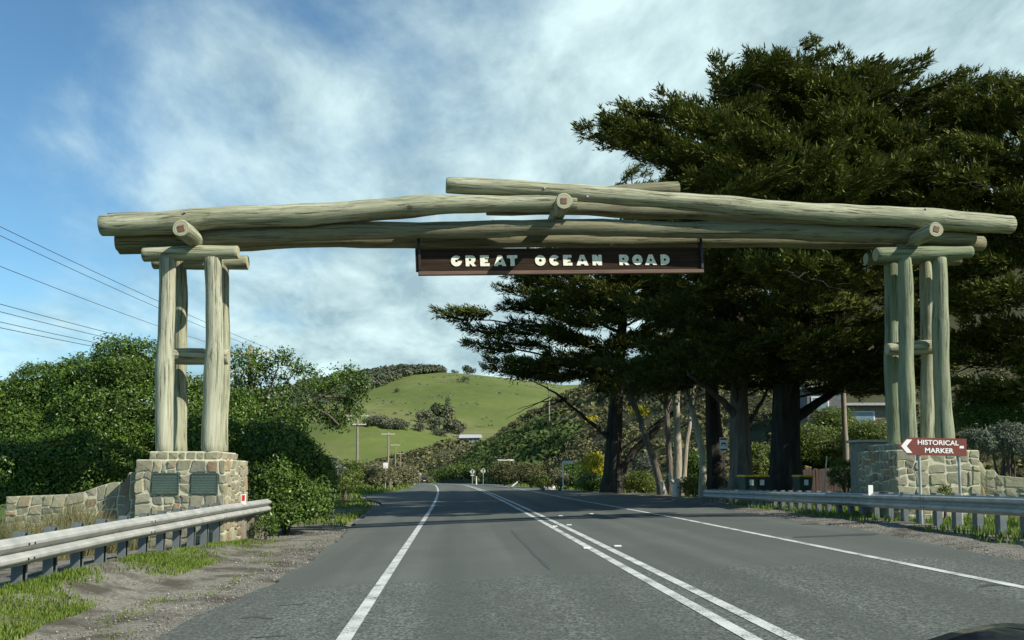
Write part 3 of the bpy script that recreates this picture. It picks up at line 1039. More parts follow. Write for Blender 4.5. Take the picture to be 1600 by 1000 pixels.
def plinth(label, corner, W, D, z0, z1, tier, seed, plaques=False, side='right'):
    """corner: front-left corner (x, y); W along +x, D along +y; tier: (inset, height) of the upper course"""
    x0, y0 = corner
    root = empty("stone_plinth", (x0 + W / 2, y0 + D / 2, z0))
    off = Vector((x0 + W / 2, y0 + D / 2, z0))
    tag(root, label, "plinth")
    H = z1 - z0
    e = .012
    b = MB(); b.bbox((-W / 2 + e, -D / 2 + e, -.25), (W / 2 - e, D / 2 - e, H), .03)
    ins, th = tier
    b.bbox((-W / 2 + ins + e, -D / 2 + ins + e, H - .02), (W / 2 - ins - e, D / 2 - ins - e, H + th), .02)
    b.build("mortar_core", M['mortar'], root)
    fl = Vector((-W / 2, -D / 2, 0))
    keep = ()
    if plaques:
        pw, ph, pz = 0.52, 0.42, H - .27 - .42
        xa, xb = 0.36, 1.13
        keep = ((xa, pz, xa + pw, pz + ph), (xb, pz, xb + pw, pz + ph))
    rubble(root, fl + Vector((0, .02, 0)), (1, 0, 0), (0, 0, 1), (0, -1, 0), W, H, seed, .31, keep)
    if side == 'right':
        rubble(root, Vector((W / 2 - .02, -D / 2, 0)), (0, 1, 0), (0, 0, 1), (1, 0, 0), D, H, seed + 1, .31)
    else:
        rubble(root, Vector((-W / 2 + .02, D / 2, 0)), (0, -1, 0), (0, 0, 1), (-1, 0, 0), D, H, seed + 1, .31)
    rubble(root, Vector((-W / 2 + ins, -D / 2 + ins + .02, H + .005)), (1, 0, 0), (0, 0, 1), (0, -1, 0), W - 2 * ins, th - .01, seed + 2, .27, warp=.01)
    if side == 'right':
        rubble(root, Vector((W / 2 - ins - .02, -D / 2 + ins, H + .005)), (0, 1, 0), (0, 0, 1), (1, 0, 0), D - 2 * ins, th - .01, seed + 3, .27, warp=.01)
    else:
        rubble(root, Vector((-W / 2 + ins + .02, D / 2 - ins, H + .005)), (0, -1, 0), (0, 0, 1), (-1, 0, 0), D - 2 * ins, th - .01, seed + 3, .27, warp=.01)
    for r in keep:
        cx_, cz_ = (r[0] + r[2]) / 2 - W / 2, (r[1] + r[3]) / 2
        b = MB(); b.bbox((-.245, -.02, -.195), (.245, .03, .195), .006)
        p = b.build("plaque", M['bronze'], root); p.location = (cx_, -D / 2, cz_)
        b = MB()
        for lo, hi in (((-.262, -.03, -.212), (.262, .02, -.190)), ((-.262, -.03, .190), (.262, .02, .212)), ((-.262, -.03, -.1895), (-.240, .02, .1895)), ((.240, -.03, -.1895), (.262, .02, .1895))):
            b.box(lo, hi)
        b.build("plaque_frame", M['bronze'], p)
    return root


pl = at(211, 718, 18.5); pr_ = at(353, 718, 18.5)
left_plinth = plinth("stone plinth with two bronze plaques under the posts beside the shrubs", (pl.x, 18.5), pr_.x - pl.x, 1.95, -.12, pl.z, (.20, .17), 100, True, 'right')
pr0 = at(1400, 703, 19.85)
right_plinth = plinth("stone plinth behind the brown historical marker sign", (pr0.x, 19.85), 1.98, 2.0, .22, pr0.z, (.20, .16), 140, False, 'left')


def stone_wall(label, A, B, z0, H, prof, seed, thick=.42, target=.36):
    A, B = Vector((A[0], A[1], z0)), Vector((B[0], B[1], z0))
    U = (B - A); W = U.length; U.normalize()
    N = Vector((U.y, -U.x, 0))
    root = empty("stone_wall", (A + B) / 2)
    tag(root, label, "wall")
    off = (A + B) / 2
    n = 40
    pts = [(W * i / n, H * prof(i / n) - .01) for i in range(n + 1)]
    V = []
    for x, h in pts:
        for (dn, zz) in ((0.0, -.3), (0.0, h), (-thick, h), (-thick, -.3)):
            q = A + U * x + N * (dn - .012) + Vector((0, 0, zz)) - off
            V.append(q)
    F = []
    for i in range(n):
        for k in range(4):
            k2 = (k + 1) % 4
            F.append((i * 4 + k, (i + 1) * 4 + k, (i + 1) * 4 + k2, i * 4 + k2))
    F += [(0, 1, 2, 3), (4 * n + 3, 4 * n + 2, 4 * n + 1, 4 * n)]
    mb = MB(); mb.add(V, F); mb.build("mortar_core", M['mortar'], root)
    rubble(root, A - off - N * .02, U, (0, 0, 1), N, W, H, seed, target, prof=prof)
    return root


def prof_left(u):       # low at the far left, sweeping up to the plinth
    return float(np.interp(u, [0, .45, .55, .66, .76, .80, .885, .89, 1.0], [.66, .69, .715, .79, .845, .85, .85, .98, 1.0]))


wl0 = at(12, 757, 19.15); wl1 = at(212, 735, 19.05)
stone_wall("low stone wall sweeping up to the plaque plinth behind dry grass", (wl0.x, 19.1), (pl.x + .02, 19.0), -.15, wl1.z + .15, prof_left, 200)


def prof_right(u):
    return float(np.interp(u, [0, .08, .081, .16, .161, .30, .55, .75, 1], [1, 1, .87, .87, .78, .74, .70, .63, .56]))


wr0 = Vector((pr0.x + 1.99, 20.3, 0))
stone_wall("stone wall stepping down to the edge from the historical marker plinth", (wr0.x, 20.35), (wr0.x + 3.6, 19.5), .2, 1.42, prof_right, 230)
# ------------------------------------------------------------------ guard rails
W_PROF = [(0, 0), (.012, .018), (.070, .045), (.082, .062), (.082, .092), (.068, .110), (.012, .138), (0, .155), (.012, .172), (.068, .200), (.082, .218), (.082, .248), (.070, .265), (.012, .292), (0, .31)]


def guard_rail(label, path, ztop, side, post_step, y_first, marks=(), end_cap=True, posts_mat='steel_post', wood_last=0):
    """path: function Y->X of the rail's back plane; side: +1 rail faces +x, -1 faces -x"""
    y0, y1 = path['y']
    root = empty("guard_rail", (path['x'](y0), y0, 0))
    tag(root, label, "guard rail")
    off = Vector(root.location)
    def sheet(ya, yb, push, name):
        ys = np.linspace(ya, yb, max(3, int((yb - ya) / .5)))
        V, F = [], []
        prof = [(d + push, z) for d, z in W_PROF] + [(d - .006 + push, z) for d, z in reversed(W_PROF)]
        n = len(prof)
        for y in ys:
            x = path['x'](y)
            zt = ztop(y)
            for d, z in prof: V.append((x + side * d - off.x, y - off.y, zt - .31 + z))
        for j in range(len(ys) - 1):
            for k in range(n):
                k2 = (k + 1) % n
                q = (j * n + k, j * n + k2, (j + 1) * n + k2, (j + 1) * n + k)
                F.append(q if side < 0 else q[::-1])
        mb = MB(); mb.add(V, F, 0, False)
        mb.add(V[:n], [tuple(range(n))]); mb.add(V[-n:], [tuple(range(n - 1, -1, -1))])
        return mb.build(name, M['galvanised'], root)
    L = 4.0
    y = y0
    k = 0
    while y < y1 - .01:
        ye = min(y + L + .3, y1)
        s = sheet(y, ye, .004 * (k % 2), "rail_panel")
        # lap bolts
        mb = MB()
        for yy in (y + .08, y + .22):
            if yy > y1 - .3: continue
            for dz in (-.08, -.24):
                x = path['x'](yy)
                p = Vector((x + side * .035, yy, ztop(yy) + dz)) - off
                mb.tube([p, p + Vector((side * .06, 0, 0))], .014, 6)
        if mb.v: mb.build("lap_bolts", M['iron_black'], s)
        y += L; k += 1
    # C-section posts
    y = y_first
    proto = {}
    posts = []
    while y < y1:
        posts.append(y); y += post_step
    for i, y in enumerate(posts):
        x = path['x'](y); zt = ztop(y); g = float(terrain(x, y)) - .3
        h = zt + .035 - g
        wood = i >= len(posts) - wood_last
        mb = MB()
        if wood:
            mb.bbox((-.11, -.09, 0), (.11, .09, h - .07), .012)
        else:
            mb.box((-.055, -.075, 0), (.055, -.069, h)); mb.box((-.055, .069, 0), (.055, .075, h)); mb.box((-.055, -.0685, 0), (-.049, .0685, h))
            mb.box((.049, -.0685, 0), (.055, -.04, h)); mb.box((.049, .04, 0), (.055, .0685, h))
        o = mb.build("post", M['pole_wood'] if wood else M[posts_mat], root)
        o.location = Vector((x - side * (.17 if wood else .15), y, g)) - off
        o.rotation_euler = (rng_s.uniform(-.01, .01), rng_s.uniform(-.01, .01), 0)
        mb = MB(); mb.bbox((side * .1 - .045, -.05, h - .30), (side * .1 + .045, .05, h - .08), .006)
        mb.build("spacer_block", M['steel_post'], o)
    return root


rng_s = random.Random(77)
def xl_rail(y): return float(np.interp(y, [0, 9, 13, 18, 21.8], [-4.62, -4.66, -4.72, -4.62, -4.45]))
rail_l = guard_rail("sunlit grey guard rail curving past the plaque plinth and dry grass", dict(x=xl_rail, y=(2.0, 21.8)), lambda y: .66 + .006 * (y - 9), +1, .80, 2.4, wood_last=3)
def xr_rail(y): return float(np.interp(y, [10, 14, 21.7, 36.5], [8.75, 9.0, 9.55, 10.25]))
rail_r = guard_rail("shaded grey guard rail in front of the cypress trunks and marker sign", dict(x=xr_rail, y=(9.0, 36.5)), lambda y: float(np.interp(y, [10, 14, 22, 36], [.98, .97, .86, .66])), -1, .76, 9.4)
def xl2(y): return float(np.interp(y, [30, 46], [-6.3, -6.0]))
rail_far = guard_rail("short far guard rail poking from the roadside bushes with red reflector", dict(x=xl2, y=(31, 44.0)), lambda y: .52, +1, 2.0, 31.5)


def delineator(label, base, red=True, h=.16, w=.10, back=False):
    root = empty("reflector_marker", base)
    tag(root, label, "reflector", "reflectors fixed on the guard rails")
    mb = MB(); mb.bbox((-w / 2, -.006, -.06), (w / 2, .006, h), .002)
    mb.build("plate", M['white_paint'], root)
    if red:
        mb = MB(); mb.bbox((-w / 2 + .022, -.012, .02), (w / 2 - .022, -.0062, h - .02), .001)
        mb.build("reflective_face", M['reflector_red'], root)


p = at(404, 779, 19.6)
delineator("white marker plate with red reflector on the sunlit rail by the plinth", (xl_rail(19.6) + .03, 19.6, .66 + .006 * 10.6 + .015))
delineator("white marker plate seen from behind on the shaded rail below the marker sign", (xr_rail(19.85) - .03, 19.85, float(np.interp(19.85, [14, 22], [.97, .86])) + .015), red=False, h=.17, w=.11)
delineator("small red reflector on the short far rail among bushes", (xl2(43) + .03, 43.0, .535), h=.2, w=.12)


# ------------------------------------------------------------------ signs
def text_mesh(s, size, bold=.0, depth=.004, align='LEFT', sx=1.0):
    cu = bpy.data.curves.new("words", 'FONT')
    cu.body = s; cu.size = size; cu.offset = bold; cu.extrude = depth / 2; cu.align_x = align
    ob = bpy.data.objects.new("words", cu); COL.objects.link(ob)
    dg = bpy.context.evaluated_depsgraph_get()
    me = bpy.data.meshes.new_from_object(ob.evaluated_get(dg))
    bpy.data.objects.remove(ob); bpy.data.curves.remove(cu)
    for v in me.vertices: v.co.x *= sx
    return me


def fit_text(s, w, h, bold=.0, depth=.004):
    me = text_mesh(s, 1.0, bold, depth)
    c = np.array([v.co[:] for v in me.vertices])
    lo, hi = c.min(0), c.max(0)
    for v in me.vertices:
        v.co.x = (v.co.x - lo[0]) / (hi[0] - lo[0]) * w
        v.co.y = (v.co.y - lo[1]) / (hi[1] - lo[1]) * h
    return me


# brown arrow sign
Ys = 17.6
q0 = at(1404, 699, Ys); q1 = at(1510, 697, Ys)
s0 = at(1437, 699, Ys); s1 = at(1499, 699, Ys)
gz = float(terrain(s0.x, Ys))
ms = empty("arrow_sign", ((q0.x + q1.x) / 2, Ys, gz)); offm = Vector(ms.location)
tag(ms, "brown left-pointing arrow sign reading HISTORICAL MARKER on two posts", "sign")
Wm = q1.x - q0.x; Hm = .355; zc_ = at(1457, 698, Ys).z - gz
mb = MB()
Mx = Matrix.Translation((0, 0, zc_)) @ Matrix.Rotation(math.radians(-1.2) * -1, 4, 'Y') @ Matrix.Rotation(math.pi / 2, 4, 'X')
arrow = [(-Wm / 2, 0), (-Wm / 2 + .19, -Hm / 2), (Wm / 2, -Hm / 2), (Wm / 2, Hm / 2), (-Wm / 2 + .19, Hm / 2)]
mb.prism(arrow, -.006, .006, 0, Mx)
pan = mb.build("sign_panel", M['sign_brown'], ms)
mb = MB()
cv = [(-Wm / 2 + .05, 0), (-Wm / 2 + .165, -.135), (-Wm / 2 + .28, -.135), (-Wm / 2 + .165, 0), (-Wm / 2 + .28, .135), (-Wm / 2 + .165, .135)]
mb.prism(cv, .0065, .010, 0, Mx); mb.build("chevron", M['sign_white'], pan)
for s, x, y, w, h in (("HISTORICAL", -.315, .035, .86, .10), ("MARKER", -.165, -.125, .60, .10)):
    me = fit_text(s, w, h, .022)
    o = link_mesh("lettering", me, M['sign_white'], pan)
    o.matrix_local = Mx @ Matrix.Translation((x, y, .009))
mb = MB(); mb.prism([(.555, -.02), (.65, -.02), (.65, .03), (.57, .03)], .0065, .009, 0, Mx); mb.build("sticker", M['sign_white'], pan)
for sx_ in (s0.x, s1.x):
    mb = MB(); mb.tube([(sx_ - offm.x, .035, -.3), (sx_ - offm.x, .035, zc_ + .12)], .030, 10)
    mb.build("post", M['galvanised'], ms)


def road_sign(name, label, px, py_base, Y, build, cat="sign", z=None):
    p = at(px, py_base, Y)
    g = float(terrain(p.x, Y)) if z is None else z
    r = empty(name, (p.x, Y, g))
    tag(r, label, cat)
    build(r)
    return r


def diamond(r, h, s, plate=False):
    mb = MB(); mb.tube([(0, .03, -.3), (0, .03, h + s * .7)], .04, 8); mb.build("post", M['galvanised'], r)
    Mx = Matrix.Translation((0, 0, h)) @ Matrix.Rotation(math.pi / 2, 4, 'X') @ Matrix.Rotation(math.pi / 4, 4, 'Z')
    mb = MB(); mb.prism([(-s / 2, -s / 2), (s / 2, -s / 2), (s / 2, s / 2), (-s / 2, s / 2)], -.01, .01, 0, Mx); pn = mb.build("sign_panel", M['sign_yellow'], r)
    M2 = Matrix.Translation((0, 0, h)) @ Matrix.Rotation(math.pi / 2, 4, 'X')
    mb = MB(); mb.prism([(-.06, -.3), (.06, -.3), (.06, .08), (.17, .08), (0, .3), (-.17, .08), (-.06, .08)], .011, .015, 0, M2); mb.build("arrow_symbol", M['sign_black'], pn)
    if plate:
        mb = MB(); mb.bbox((-s * .42, -.012, h - s * 1.02), (s * .42, .012, h - s * .78), .004); mb.build("speed_plate", M['sign_yellow'], r)


road_sign("warning_sign", "pale diamond warning sign with small plate below on the far bend", 738, 754, 128, lambda r: diamond(r, 1.75, .58, True))
road_sign("warning_sign", "pale diamond warning sign without plate on the far bend", 755, 753, 122, lambda r: diamond(r, 1.8, .56))


def blade_sign(r):
    mb = MB(); mb.tube([(0, 0, -.3), (0, 0, 2.05)], .045, 10); mb.build("post", M['white_paint'], r)
    mb = MB(); mb.bbox((.0, -.05, 1.90), (.72, -.03, 2.10), .006); mb.build("name_blade", M['white_paint'], r)


road_sign("street_sign", "white street name blade on a slim white post by the grass", 880, 764, 62, blade_sign)


def board_sign(w, h, zt, mat='white_paint'):
    def f(r):
        mb = MB(); mb.tube([(0, .03, -.3), (0, .03, zt)], .04, 8); mb.build("post", M['galvanised'], r)
        mb = MB(); mb.bbox((-w / 2, -.012, zt - h), (w / 2, .012, zt), .004); mb.build("sign_panel", M[mat], r)
    return f


road_sign("notice_sign", "plain white square sign above the cream roadside bushes", 602, 763, 75, board_sign(.40, .46, 2.25))
road_sign("notice_sign", "tiny white sign beside the far dark car", 656, 753, 195, board_sign(.5, .8, 2.2))


def guide_post(r):
    mb = MB(); mb.bbox((-.06, -.03, -.2), (.06, .03, 1.0), .008); mb.build("shaft", M['white_paint'], r)
    mb = MB(); mb.bbox((-.03, -.036, .80), (.03, -.0305, .92), .001); mb.build("reflective_face", M['reflector_red'], r)


g = road_sign("guide_post", "white guide post standing between the two diamond warning signs", 744.5, 754, 108, guide_post, "post")
g = road_sign("guide_post", "leaning white guide post on the verge before the dark bushes", 800, 757, 88, guide_post, "post")
g.rotation_euler = (0, math.radians(52), 0)
g = road_sign("guide_post", "short white guide post in the grass below the cream bushes", 648, 757, 130, guide_post, "post")


def stump_post(r):
    mb = MB(); mb.bbox((-.14, -.1, -.3), (.14, .1, .82), .02); mb.build("shaft", M['pole_wood'], r)
    mb = MB(); mb.bbox((-.145, -.105, .821), (.145, .105, .85), .008); mb.build("cap", M['concrete'], r)


road_sign("timber_post", "short stout timber post at the foot of cream bushes", 610.5, 764, 78, stump_post, "post")


# ------------------------------------------------------------------ power poles and wires
def power_pole(px, py_top, Y, h, label, arms=2, arm_w=2.2):
    t = at(px, py_top, Y)
    root = empty("power_pole", (t.x, Y, t.z - h))
    tag(root, label, "power pole", "power poles beside the road")
    o = log("pole_shaft", [(0, 0, -.5), (0, 0, h)], [.17, .12], 'pole_wood', root, int(px), n=10, wobble=.02, steps=8)
    pts = []
    for k in range(arms):
        z = h - .35 - k * .95
        wv = arm_w * (1 if k == 0 else .8)
        mb = MB(); mb.bbox((-wv / 2, -.20, z - .06), (wv / 2, -.10, z + .06), .01)
        a = mb.build("cross_arm", M['pale_wood'], root)
        for s in (-.46, -.2, .2, .46):
            mb = MB(); mb.tube([(s * wv, -.15, z + .06), (s * wv, -.15, z + .20)], [.03, .045], 6)
            mb.build("insulator", M['concrete'], a)
            pts.append(Vector((t.x + s * wv, Y - .15, t.z - h + z + .19)))
    return pts


P0 = power_pole(392, 541, 45, 8.6, "power pole rising behind the tree beside the plaque tower", 2, 2.2)
P1 = power_pole(559, 645, 100, 8.3, "power pole with two arms standing in front of the grass hill", 2, 2.4)
P2 = power_pole(607, 675, 147, 8.2, "taller pale T-shaped power pole above the white square sign", 1, 2.2)
P3 = power_pole(618, 693, 196, 7.6, "second pale T-shaped power pole just right of the taller one", 1, 2.1)
P4 = power_pole(626, 707, 270, 7.0, "distant power pole, upper of the three small far ones", 1, 2.2)
P5 = power_pole(630, 715, 330, 7.0, "distant power pole, middle of the three small far ones", 1, 2.2)
P6 = power_pole(633, 722, 395, 7.0, "distant power pole, lowest of the three small far ones", 1, 2.2)
power_pole(1316, 540, 47, 9.0, "dark power pole behind the big cypress trunk near the house", 1, 1.6)
power_pole(858, 606, 150, 7.5, "lone thin pole on the scrub slope above the road", 0)
power_pole(639, 583, 735, 9.0, "tiny pole on the crest of the grass hill by the wood", 0)


def wire(a, b_, sag, label, r=.012):
    root_pts = []
    for i in range(25):
        u = i / 24
        p = a.lerp(b_, u); p.z -= sag * 4 * u * (1 - u)
        root_pts.append(p)
    mb = MB(); mb.tube(root_pts, r, 5)
    o = mb.build("power_line", M['wire'])
    tag(o, label, "power line", "power lines strung between the poles")


names = ["topmost power line crossing the sky left of the arch", "second power line from the top left of the arch",
         "third power line from the top sagging alone left of the arch", "fourth power line from the top above the left shrubs",
         "fifth power line from the top above the left shrubs", "sixth power line from the top above the left shrubs", "lowest power line above the left shrubs"]
for i, (y0, pole_i) in enumerate(((354, 3), (368, 2), (416, 0), (475, 7), (487, 6), (503, 5), (512, 4))):
    pe = P0[pole_i]
    # the span passes the picture's left edge about 21 m away and runs back beyond the camera
    Yq = 21.0 + (.6 * (i % 3))
    q = at(0, y0, Yq)
    d = (q - pe)
    far_p = pe + d * 1.75
    far_p.z = pe.z + d.z * 1.75 + .55
    u = 1 / 1.75
    zlin = pe.z + (far_p.z - pe.z) * u
    sag = (zlin - q.z) / (4 * u * (1 - u))
    wire(pe, far_p, max(sag, .05), names[i], .0085)
far_names = ["power line from the tree-side pole towards the hill pole, upper", "power line from the tree-side pole towards the hill pole, lower"]
for i, (a, b_) in enumerate(((P0[0], P1[0]), (P0[3], P1[3]))):
    wire(a, b_, 1.2, far_names[i], .012)
wire(P1[3], at(830, 662, 190), 2.2, "power line crossing low before the green pasture", .02)

# ------------------------------------------------------------------ small things on the right
def wheelie_bin(px, Y, label, rz=0.0, open_lid=0.0):
    p = at(px, 760, Y)
    g = float(terrain(p.x, Y)) + .005
    r = empty("wheelie_bin", (p.x, Y, g), rz)
    tag(r, label, "bin", "yellow-lidded bins behind the guard rail")
    mb = MB()
    lo, hi = .23, .29
    vs = [(-lo, -lo, .06), (lo, -lo, .06), (lo, lo, .06), (-lo, lo, .06), (-hi, -hi - .05, .95), (hi, -hi - .05, .95), (hi, hi, .95), (-hi, hi, .95)]
    mb.add(vs, [(0, 3, 2, 1), (4, 5, 6, 7), (0, 1, 5, 4), (1, 2, 6, 5), (2, 3, 7, 6), (3, 0, 4, 7)])
    mb.build("body", M['bin_green'], r)
    mb = MB(); mb.bbox((-hi - .025, -hi - .10, .955), (hi + .025, hi + .03, 1.04), .03); lid = mb.build("lid", M['bin_yellow'], r)
    for s in (-1, 1):
        mb = MB(); mb.tube([(s * .20, .24, .10), (s * .27, .24, .10)], .10, 14); mb.build("wheel", M['rubber'], r)
    mb = MB(); mb.tube([(-.2, hi + .06, .93), (.2, hi + .06, .93)], .018, 6); mb.build("handle", M['bin_green'], r)
    mb = MB(); mb.bbox((-.09, -hi - .045, .62), (.09, -hi - .025, .85), .003); mb.build("sticker", M['sign_white'], r)


wheelie_bin(1168, 36.2, "yellow-lidded bin just left of the biggest cypress trunk, nearer the grey trunk", .2)
wheelie_bin(1188, 36.9, "yellow-lidded bin touching the biggest cypress trunk on its left side", -.1)
wheelie_bin(1254, 36.3, "lone yellow-lidded bin to the right of the biggest cypress trunk", .1)


def flat_shelter():
    p = at(1357, 690, 31)
    g = float(terrain(p.x, 31))
    r = empty("small_shelter", (p.x, 31, g)); tag(r, "small flat-roofed concrete hut behind the dark side of the marker plinth", "hut")
    h = p.z - g
    mb = MB(); mb.bbox((-.62, -.55, h - .04), (.66, .55, h + .05), .015); mb.build("roof_slab", M['concrete'], r)
    mb = MB(); mb.bbox((-.5, -.42, -.1), (.5, .42, h - .045), .01); mb.build("wall", M['house_wall'], r)
    mb = MB(); mb.bbox((-.34, -.445, h - 1.0), (.0, -.422, h - .25), .004); mb.build("door", M['house_wall_dark'], r)


flat_shelter()
# stake, low brown fence
def stake(px0, py0, px1, py1, Y, label):
    a = at(px0, py0, Y); b_ = at(px1, py1, Y)
    g = float(terrain(a.x, Y)); a.z = g - .1
    mb = MB(); mb.tube([Vector((0, 0, -.1)), b_ - Vector((a.x, Y, g))], .03, 8)
    o = mb.build("timber_stake", M['pale_wood']); o.location = (a.x, Y, g); tag(o, label, "stake")


stake(1285, 768, 1292, 713, 36, "thin pale leaning stake beside the lone bin")
fr = empty("paling_fence", at(1290, 770, 43)); fo = Vector(fr.location)
tag(fr, "low dark brown paling fence behind the lone yellow-lidded bin", "fence")
fg = float(terrain(fo.x, 43)) - fo.z
for k in range(22):
    mb = MB(); mb.bbox((-.07, -.012, 0), (.07, .012, 1.35 + .04 * math.sin(k * 2.1)), .004)
    o = mb.build("paling", M['fence_brown'], fr); o.location = (-1.9 + k * .15, .02 * math.sin(k), fg)
for z in (.3, 1.0):
    mb = MB(); mb.bbox((-2.0, .03, z), (1.5, .08, z + .08), .006); o = mb.build("fence_rail", M['fence_brown'], fr); o.location = (0, 0, fg)

# no-camping style notice nailed to the trunk is placed with the trees


# ------------------------------------------------------------------ houses
def far_house():
    p = at(733, 690, 338)
    g = float(terrain(p.x, 338))
    r = empty("farm_house", (p.x, 338, g - .3), .12)
    tag(r, "low farmhouse with pale metal roof below the green pasture", "house")
    mb = MB(); mb.box((-3.6, -2.4, -1.5), (3.6, 2.4, 2.3)); w = mb.build("wall", M['house_wall_dark'], r)
    mb = MB()
    mb.add([(-4.4, -3.2, 2.15), (4.6, -3.2, 2.35), (4.6, .1, 3.6), (-3.6, .1, 3.5), (4.6, 3.2, 2.35), (-4.4, 3.2, 2.15),
            (-4.4, -3.2, 2.30), (4.6, -3.2, 2.5), (4.6, .1, 3.75), (-3.6, .1, 3.65), (4.6, 3.2, 2.5), (-4.4, 3.2, 2.3)],
           [(6, 7, 8, 9), (9, 8, 10, 11), (0, 3, 2, 1), (3, 5, 4, 2), (0, 1, 7, 6), (4, 5, 11, 10), (1, 2, 8, 7), (2, 4, 10, 8), (3, 0, 6, 9), (5, 3, 9, 11)])
    mb.build("roof", M['house_roof'], r)
    for x in (-2.4, -.6, 1.2, 2.6):
        mb = MB(); mb.bbox((x - .45, -2.46, .5), (x + .45, -2.405, 1.7), .01); wn_ = mb.build("window", M['white_paint'], r)
        mb = MB(); mb.box((x - .36, -2.475, .6), (x + .36, -2.462, 1.6)); mb.build("pane", M['window_glass'], wn_)


far_house()


def near_house():
    p = at(1345, 662, 66)
    r = empty("hillside_house", (p.x, 66, p.z), -.1)
    tag(r, "grey two-level hillside house with blue window behind the cypress branches", "house")
    mb = MB(); mb.box((-1.5, 0, -4.0), (3.4, 6, 1.35)); mb.build("wall", M['house_wall'], r)
    mb = MB(); mb.box((-4.2, -.8, -3.5), (-1.52, 5, 2.6)); mb.build("wall", M['house_wall_dark'], r)
    mb = MB(); mb.box((-1.8, -.5, 1.36), (3.8, 6.4, 1.55)); mb.build("roof", M['house_roof'], r)
    mb = MB(); mb.box((-4.5, -1.1, 2.61), (-1.3, 5.3, 2.8)); mb.build("roof", M['house_roof'], r)
    mb = MB(); mb.bbox((-.95, -.05, -.35), (1.05, -.002, .95), .01); f = mb.build("window", M['white_paint'], r)
    mb = MB(); mb.box((-.85, -.065, -.27), (.95, -.052, .87)); mb.build("pane", M['window_glass'], f)
    mb = MB(); mb.bbox((-3.9, -.86, .9), (-2.6, -.802, 2.0), .01); f = mb.build("window", M['white_paint'], r)
    mb = MB(); mb.box((-3.8, -.875, .98), (-2.7, -.862, 1.92)); mb.build("pane", M['window_glass'], f)


near_house()

# driveway rail and bank on the spur, dark cutting wall on the bend
def ramp_rail():
    a, b_ = at(776, 719, 118), at(806, 719, 112)
    r = empty("white_rail", (a + b_) / 2); o_ = Vector(r.location)
    tag(r, "white rail across the driveway on the scrub slope", "rail")
    mb = MB(); mb.bbox((a.x - o_.x, -.04, -.10), (b_.x - o_.x, .04, .10), .01); mb.build("rail_bar", M['white_paint'], r)
    for u in (.05, .5, .95):
        x = (a.x + (b_.x - a.x) * u) - o_.x
        mb = MB(); mb.bbox((x - .05, .045, -1.6), (x + .05, .12, .10), .01); mb.build("post", M['white_paint'], r)


ramp_rail()
ca, cb = at(688, 752, 214), at(738, 752, 150)
cut = empty("cutting_wall", (ca + cb) / 2); co = Vector(cut.location)
tag(cut, "long dark block wall along the far bend with grass on top", "wall")
dirc = (cb - ca); Lc = dirc.length; dirc.normalize()
Nn = 18
for k in range(Nn):
    u0, u1 = k / Nn, (k + 1) / Nn
    pA_, pB_ = ca.lerp(cb, u0) - co, ca.lerp(cb, u1) - co
    nrm = Vector((dirc.y, -dirc.x, 0))
    for row in range(2):
        z0, z1 = (-.9, .75) if row == 0 else (.78, 2.0)
        d_ = dirc * .03
        q = [pA_ + d_, pB_ - d_, pB_ - d_ - nrm * .6, pA_ + d_ - nrm * .6]
        mb = MB(); mb.add([v + Vector((0, 0, z0)) for v in q] + [v + Vector((0, 0, z1)) for v in q],
                          [(0, 1, 2, 3), (7, 6, 5, 4), (0, 4, 5, 1), (1, 5, 6, 2), (2, 6, 7, 3), (3, 7, 4, 0)])
        mb.build("block", M['block_dark'], cut)


# ------------------------------------------------------------------ cars
def far_car():
    p = at(662, 754.5, 205)
    g = float(terrain(p.x, 205)) + .01
    r = empty("hatchback_car", (p.x, 205, g), .12)
    tag(r, "small dark hatchback with red tail lights on the far bend", "car")
    prof = [(-2.0, .30), (2.0, .30), (2.05, .62), (1.5, .85), (.85, .92), (.35, 1.36), (-1.1, 1.42), (-1.75, 1.02), (-2.02, .88)]
    mb = MB()
    n = len(prof)
    for w_, s in ((.86, -1), (.86, 1)):
        pass
    vs = []
    for s in (-1, 1):
        for (y, z) in prof:
            w_ = .86 if z < 1.0 else .66
            vs.append((s * w_, y, z))
    fs = [tuple(range(n)), tuple(range(2 * n - 1, n - 1, -1))] + [(i, n + i, n + (i + 1) % n, (i + 1) % n) for i in range(n)]
    mb.add(vs, fs); body = mb.build("body", M['car_paint_red'], r)
    mb = MB(); mb.add([(-.58, -1.735, 1.06), (.58, -1.735, 1.06), (.55, -1.20, 1.385), (-.55, -1.20, 1.385)], [(0, 1, 2, 3)]); mb.build("rear_window", M['car_glass'], r)
    for s in (-1, 1):
        mb = MB(); mb.bbox((s * .68 - .14, -2.05, .70), (s * .68 + .14, -1.98, .88), .02); mb.build("tail_light", M['tail_light'], r)
        for y in (-1.25, 1.3):
            mb = MB(); mb.tube([(s * .70, y, .31), (s * .88, y, .31)], .31, 18); w_ = mb.build("wheel", M['rubber'], r)
            mb = MB(); mb.tube([(s * .881, y, .31), (s * .89, y, .31)], .19, 12); mb.build("rim", M['galvanised'], w_)
    mb = MB(); mb.bbox((-.26, -2.04, .52), (.26, -2.005, .64), .004); mb.build("number_plate", M['white_paint'], r)
    mb = MB(); mb.bbox((-.84, -2.08, .32), (.84, -1.96, .50), .03); mb.build("bumper", M['rubber'], r)


far_car()


